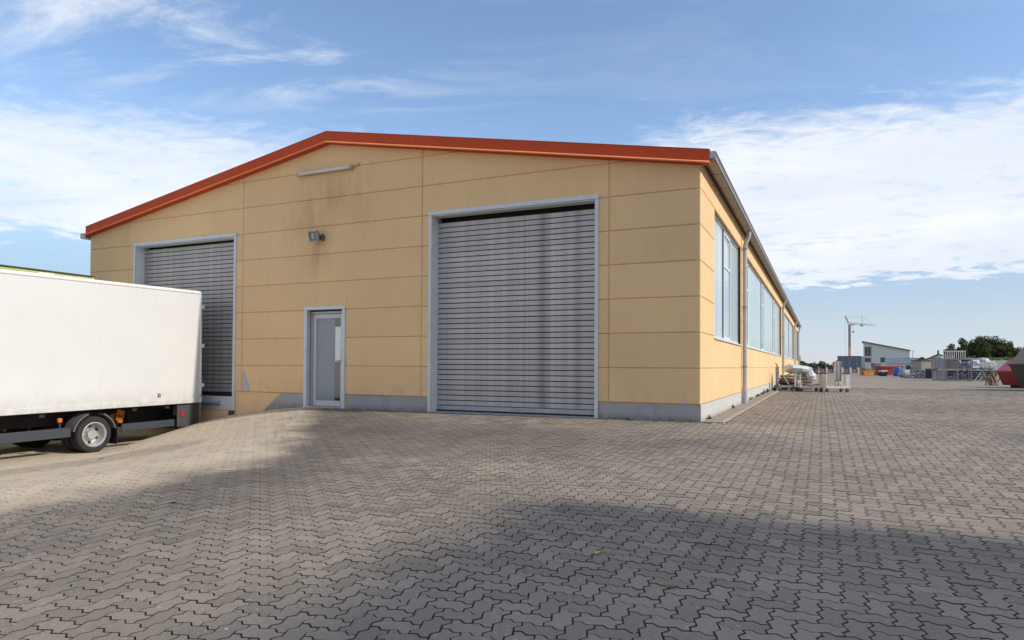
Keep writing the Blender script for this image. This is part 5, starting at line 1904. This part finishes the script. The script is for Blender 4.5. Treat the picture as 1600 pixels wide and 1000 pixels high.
def leaves(name, parent, blobs, count, size, mat, seed, up=0.0):
    """leaf quads scattered through a set of ellipsoids (cx, cy, cz, rx, ry, rz)"""
    g = np.random.default_rng(seed)
    vol = np.array([b[3] * b[4] * b[5] for b in blobs])
    pick = g.choice(len(blobs), count, p=vol / vol.sum())
    B = np.array(blobs)[pick]
    d = g.normal(size=(count, 3))
    d /= np.linalg.norm(d, axis=1)[:, None]
    r = g.random(count) ** 0.42
    P = B[:, :3] + d * B[:, 3:] * r[:, None]
    a = g.normal(size=(count, 3))
    a[:, 2] += up
    a /= np.linalg.norm(a, axis=1)[:, None]
    b = np.cross(a, g.normal(size=(count, 3)))
    b /= np.linalg.norm(b, axis=1)[:, None]
    s = size * g.uniform(.6, 1.4, count)[:, None]
    V = np.stack([P - a * s, P + b * s * .55, P + a * s, P - b * s * .55], 1).reshape(-1, 3)
    F = np.arange(count * 4).reshape(-1, 4)
    me = bpy.data.meshes.new(name)
    me.from_pydata(V.tolist(), [], F.tolist())
    at_ = me.attributes.new('tone', 'FLOAT', 'FACE')
    at_.data.foreach_set('value', g.random(count).astype(np.float32))
    me.materials.append(mat)
    o = bpy.data.objects.new(name, me)
    COL.objects.link(o)
    if parent is not None:
        o.parent = parent
    return o


def vegetation():
    lm = leaf_mat('dark green leaves', (0.045, 0.066, 0.024), (0.085, 0.11, 0.040), (0.13, 0.15, 0.06))
    lf = leaf_mat('hazed far leaves', (0.085, 0.10, 0.075), (0.12, 0.135, 0.10), (0.15, 0.16, 0.12))  # distance haze put into the paler leaf colour
    lg = leaf_mat('yellow green grass', (0.15, 0.17, 0.04), (0.22, 0.22, 0.06), (0.28, 0.26, 0.10))
    bark = surf('bark', (0.05, 0.035, 0.025), 0.9)
    # bank
    x, y, _ = at(1535, 84)
    mb = MB()
    mb.add([(-7, -9, 1.7), (10, -9, 1.7), (10, -3, 2.25), (-7, -3, 2.15), (10, 8, 2.3), (-7, 8, 2.2)], [(0, 1, 2, 3), (3, 2, 4, 5)])
    b = mb.build('embankment', surf('bank soil', (0.12, 0.12, 0.04), 0.9, var=0.3), loc=(x, y, 0), rot=(0, 0, VY))
    tag(b, 'grassy bank above the concrete wall', 'embankment', kind='structure')
    g = leaves('bank_grass', None, [(random.uniform(-4.4, 5), random.uniform(-8.6, -7), 1.86, .8, .6, .36) for _ in range(26)], 5200, .10, lg, 3, 1.5)
    g.location = (x, y, 0)
    g.rotation_euler = (0, 0, VY)
    tag(g, 'yellow green grass along the top of the concrete wall', 'grass', kind='stuff')
    # the group of trees
    crowns = [(1486, 90, 1.9, 1.0), (1497, 91, 3.0, 1.35), (1511, 93, 3.9, 1.6), (1527, 92, 4.3, 1.9), (1542, 93, 4.2, 1.9), (1556, 92, 4.2, 1.8), (1568, 91, 3.2, 1.5), (1580, 90, 2.0, 1.4)]
    lab = ['small dark bush at the low left end of the tree group', 'rounded dark bush second in the tree group', 'bushy dark green tree on the bank, rising third from the left', 'tall dark green tree left of the group middle',
           'tallest dark green tree in the middle of the group on the bank', 'broad dark green tree right of the tallest one', 'lower dark tree sloping down behind the red skip', 'small bush at the right end of the group by the grey skip']
    for k, (u, d, h, r) in enumerate(crowns):
        x, y, _ = at(u, d)
        t = thing('bushy_tree', lab[k], 'tree', (x, y, 2.1), 0, 'dark trees on the bank')
        h = h * .68
        MB().tube([(0, 0, -.3), (.05, .02, h * .5), (.0, .05, h * .85)], [.12, .08, .03], 7).build('trunk', bark, t)
        rn = random.Random(k * 5 + 2)
        bl = []
        for q in range(34):
            a = rn.uniform(0, 6.28)
            zz = rn.uniform(.02, .95)
            rad = r * rn.uniform(.1, 1.05) * (1 - .45 * zz ** 2)
            s = r * rn.uniform(.14, .34)
            bl.append((rad * math.cos(a), rad * math.sin(a), h * zz, s, s, s * rn.uniform(.9, 1.5)))
        leaves('crown', t, bl, int(2600 * r), .10, lm, 50 + k)
    # hedge beside the low cages, tree by the hall's far corner, trees on the horizon
    def shrub(name, label, u, d, z, h, r, n, mat, seed, cat='bush', group=None):
        x, y, _ = at(u, d)
        t = thing(name, label, cat, (x, y, z), 0, group)
        MB().tube([(0, 0, -.2), (0, .02, h * .6)], [.06, .03], 6).build('trunk', bark, t)
        rn = random.Random(seed)
        bl = [(rn.uniform(-r, r) * .7, rn.uniform(-r, r) * .5, h * rn.uniform(.15, .85), r * .4, r * .4, h * .2) for _ in range(9)]
        leaves('crown', t, bl, n, .05 + d * .0011, mat, seed)
    shrub('shrub', 'small yellow green shrub beside the thin street lamp', 1431, 120, 0, 1.7, .75, 500, lg, 71)
    shrub('shrub', 'yellow green weeds left of the blue grey container behind the fence', 1304, 112, 0, 1.1, .6, 350, lg, 72)
    shrub('shrub', 'olive bush at the far corner of the hall', 1253, 92, 0, 1.9, .62, 600, lf, 73)
    shrub('shrub', 'thin pale weed sprouting at the far corner of the hall', 1249, 75, 0, 2.5, .22, 160, lg, 74)
    far = [(1262, 230, 2.2, 2.0), (1272, 240, 2.0, 2.2), (1282, 235, 3.0, 1.6), (1290, 245, 2.0, 2.2), (1298, 240, 2.4, 1.5)]
    words = ['nearest the far corner of the hall', 'low and wide, second from the far hall corner', 'tallest, in the middle of the row', 'low, right of the tallest', 'beside the red roofed house']
    for k, (u, d, h, r) in enumerate(far):
        shrub('far_tree', 'hazy far tree on the horizon, ' + words[k], u, d, 0, h + .3, r, 700, lf, 80 + k, 'tree', 'far trees on the horizon')
    hb = surf('far roof', (0.10, 0.10, 0.105), 0.8)
    x, y, _ = at(1278, 260)
    t = thing('far_shed', 'long low dark shed on the horizon behind the iron stand', 'shed', (x, y, 0), VY)
    MB().box(-3.5, 4, 0, 6, -.5, 1.5).build('wall', surf('shed wall', (0.2, 0.17, 0.14), 0.9), t)
    MB().prism([(-4, 1.5), (4.5, 1.5), (4.0, 2.4), (-3.5, 2.4)], 'y', -.5, 6.5).build('roof', hb, t)
    # weeds at the foot of the walls
    wl = leaf_mat('weed leaves', (0.07, 0.09, 0.03), (0.10, 0.12, 0.04), (0.16, 0.15, 0.06))
    bl = []
    for _ in range(46):
        yy = random.choice((random.uniform(11, 16.4), random.uniform(.2, 50)))
        bl.append((random.uniform(.0, .05), yy, .03, .03, .10, .05 if random.random() < .8 else .14))
    for _ in range(10):
        bl.append((random.uniform(-1.7, 0), random.uniform(-.03, 0), .01, .05, .015, .02))
    tag(leaves('weeds', None, bl, 1500, .022, wl, 91, .8), 'small weeds growing along the foot of the hall walls', 'weeds', kind='stuff')


vegetation()


# ------------------------------------------------------------------ neighbour whose shadow reaches the yard
def neighbour():
    """tall workshop east of the yard, out of the picture; it throws the big shadow in the foreground"""
    H = 22.0
    x0 = -1.05 + (H + .6) / math.tan(SUN_EL)
    t = thing('workshop_block', 'tall grey workshop on the east side of the yard, just beyond the picture', 'building', (x0, -6.35 + x0 * 0.06, 0))
    wm = surf('grey cladding', (0.35, 0.35, 0.34), 0.7, var=0.05)
    MB().box(0, 16, -34, 0, -1.2, H - .3).build('wall', wm, t)
    MB().box(-.1, 16.1, -34.1, .1, H - .298, H, .02).build('roof', M_ROOF, t)
    for k in range(6):
        for z in (1.0, 6.0, 11.0, 16.0):
            w = MB().box(-.03, .02, -4.5 - k * 5, -1.5 - k * 5, z, z + 2.2).build('window', M_GLASS, t)
            MB().box(-.06, -.031, -4.5 - k * 5, -1.5 - k * 5, z - .12, z).build('sill', M_ZINC, w)


neighbour()


# ------------------------------------------------------------------ small litter on the paving
def litter():
    lm = [surf('yellow leaf', (0.50, 0.33, 0.05), 0.7), surf('olive leaf', (0.20, 0.18, 0.03), 0.7), surf('brown leaf', (0.16, 0.075, 0.03), 0.8)]
    spots = [(.55, -7.63, 0, 'yellow dead leaf lying in the big shadow edge'), (-.32, -7.25, 1, 'olive dead leaf on the sunny pavers before the shadow'), (1.12, -8.05, 1, 'small olive dead leaf inside the shadow'),
             (-3.35, -7.7, 2, 'brown dead leaf on the pavers left of the shadow'), (-8.0, -5.2, 2, 'dark brown leaf on the sandy slope near the truck')]
    for x, y, k, label in spots:
        a = random.uniform(0, 6.28)
        o = MB().add([(-.04, 0, .004), (-.012, -.018, .010), (.025, -.012, .014), (.045, .004, .006), (.02, .02, .012), (-.015, .018, .010), (0, 0, .002)],
                     [(0, 1, 6), (1, 2, 6), (2, 3, 6), (3, 4, 6), (4, 5, 6), (5, 0, 6)]).build('fallen_leaf', lm[k])
        o.location = (x, y, float(terrain(x, y)) + .003)
        o.rotation_euler = (0, 0, a)
        tag(o, label, 'leaf', 'fallen leaves on the paving')
    mb = MB()
    for _ in range(520):
        d = random.uniform(2.5, 16)
        l = random.uniform(-.8, .8) * d
        p = CAM + FW * d + RT * l
        if p.y > -.2 and p.x < .4 or p.x < -10.5:
            continue
        z = float(terrain(p.x, p.y)) + .0015
        s = random.uniform(.003, .009) * (1 + d * .09)
        a = random.uniform(0, 3.14)
        pts = [(p.x + s * math.cos(a + q) * random.uniform(.5, 1.2), p.y + s * math.sin(a + q) * random.uniform(.3, .8), z + (.003 if j % 2 else .001)) for j, q in enumerate((0, 1.2, 2.4, 3.7, 5.0))]
        mb.add(pts, [(0, 1, 2, 3, 4)])
    tag(mb.build('chips', surf('pale chips', (0.55, 0.53, 0.49), 0.8)), 'pale chips and bits of mortar scattered over the pavers', 'chips', kind='stuff')


litter()
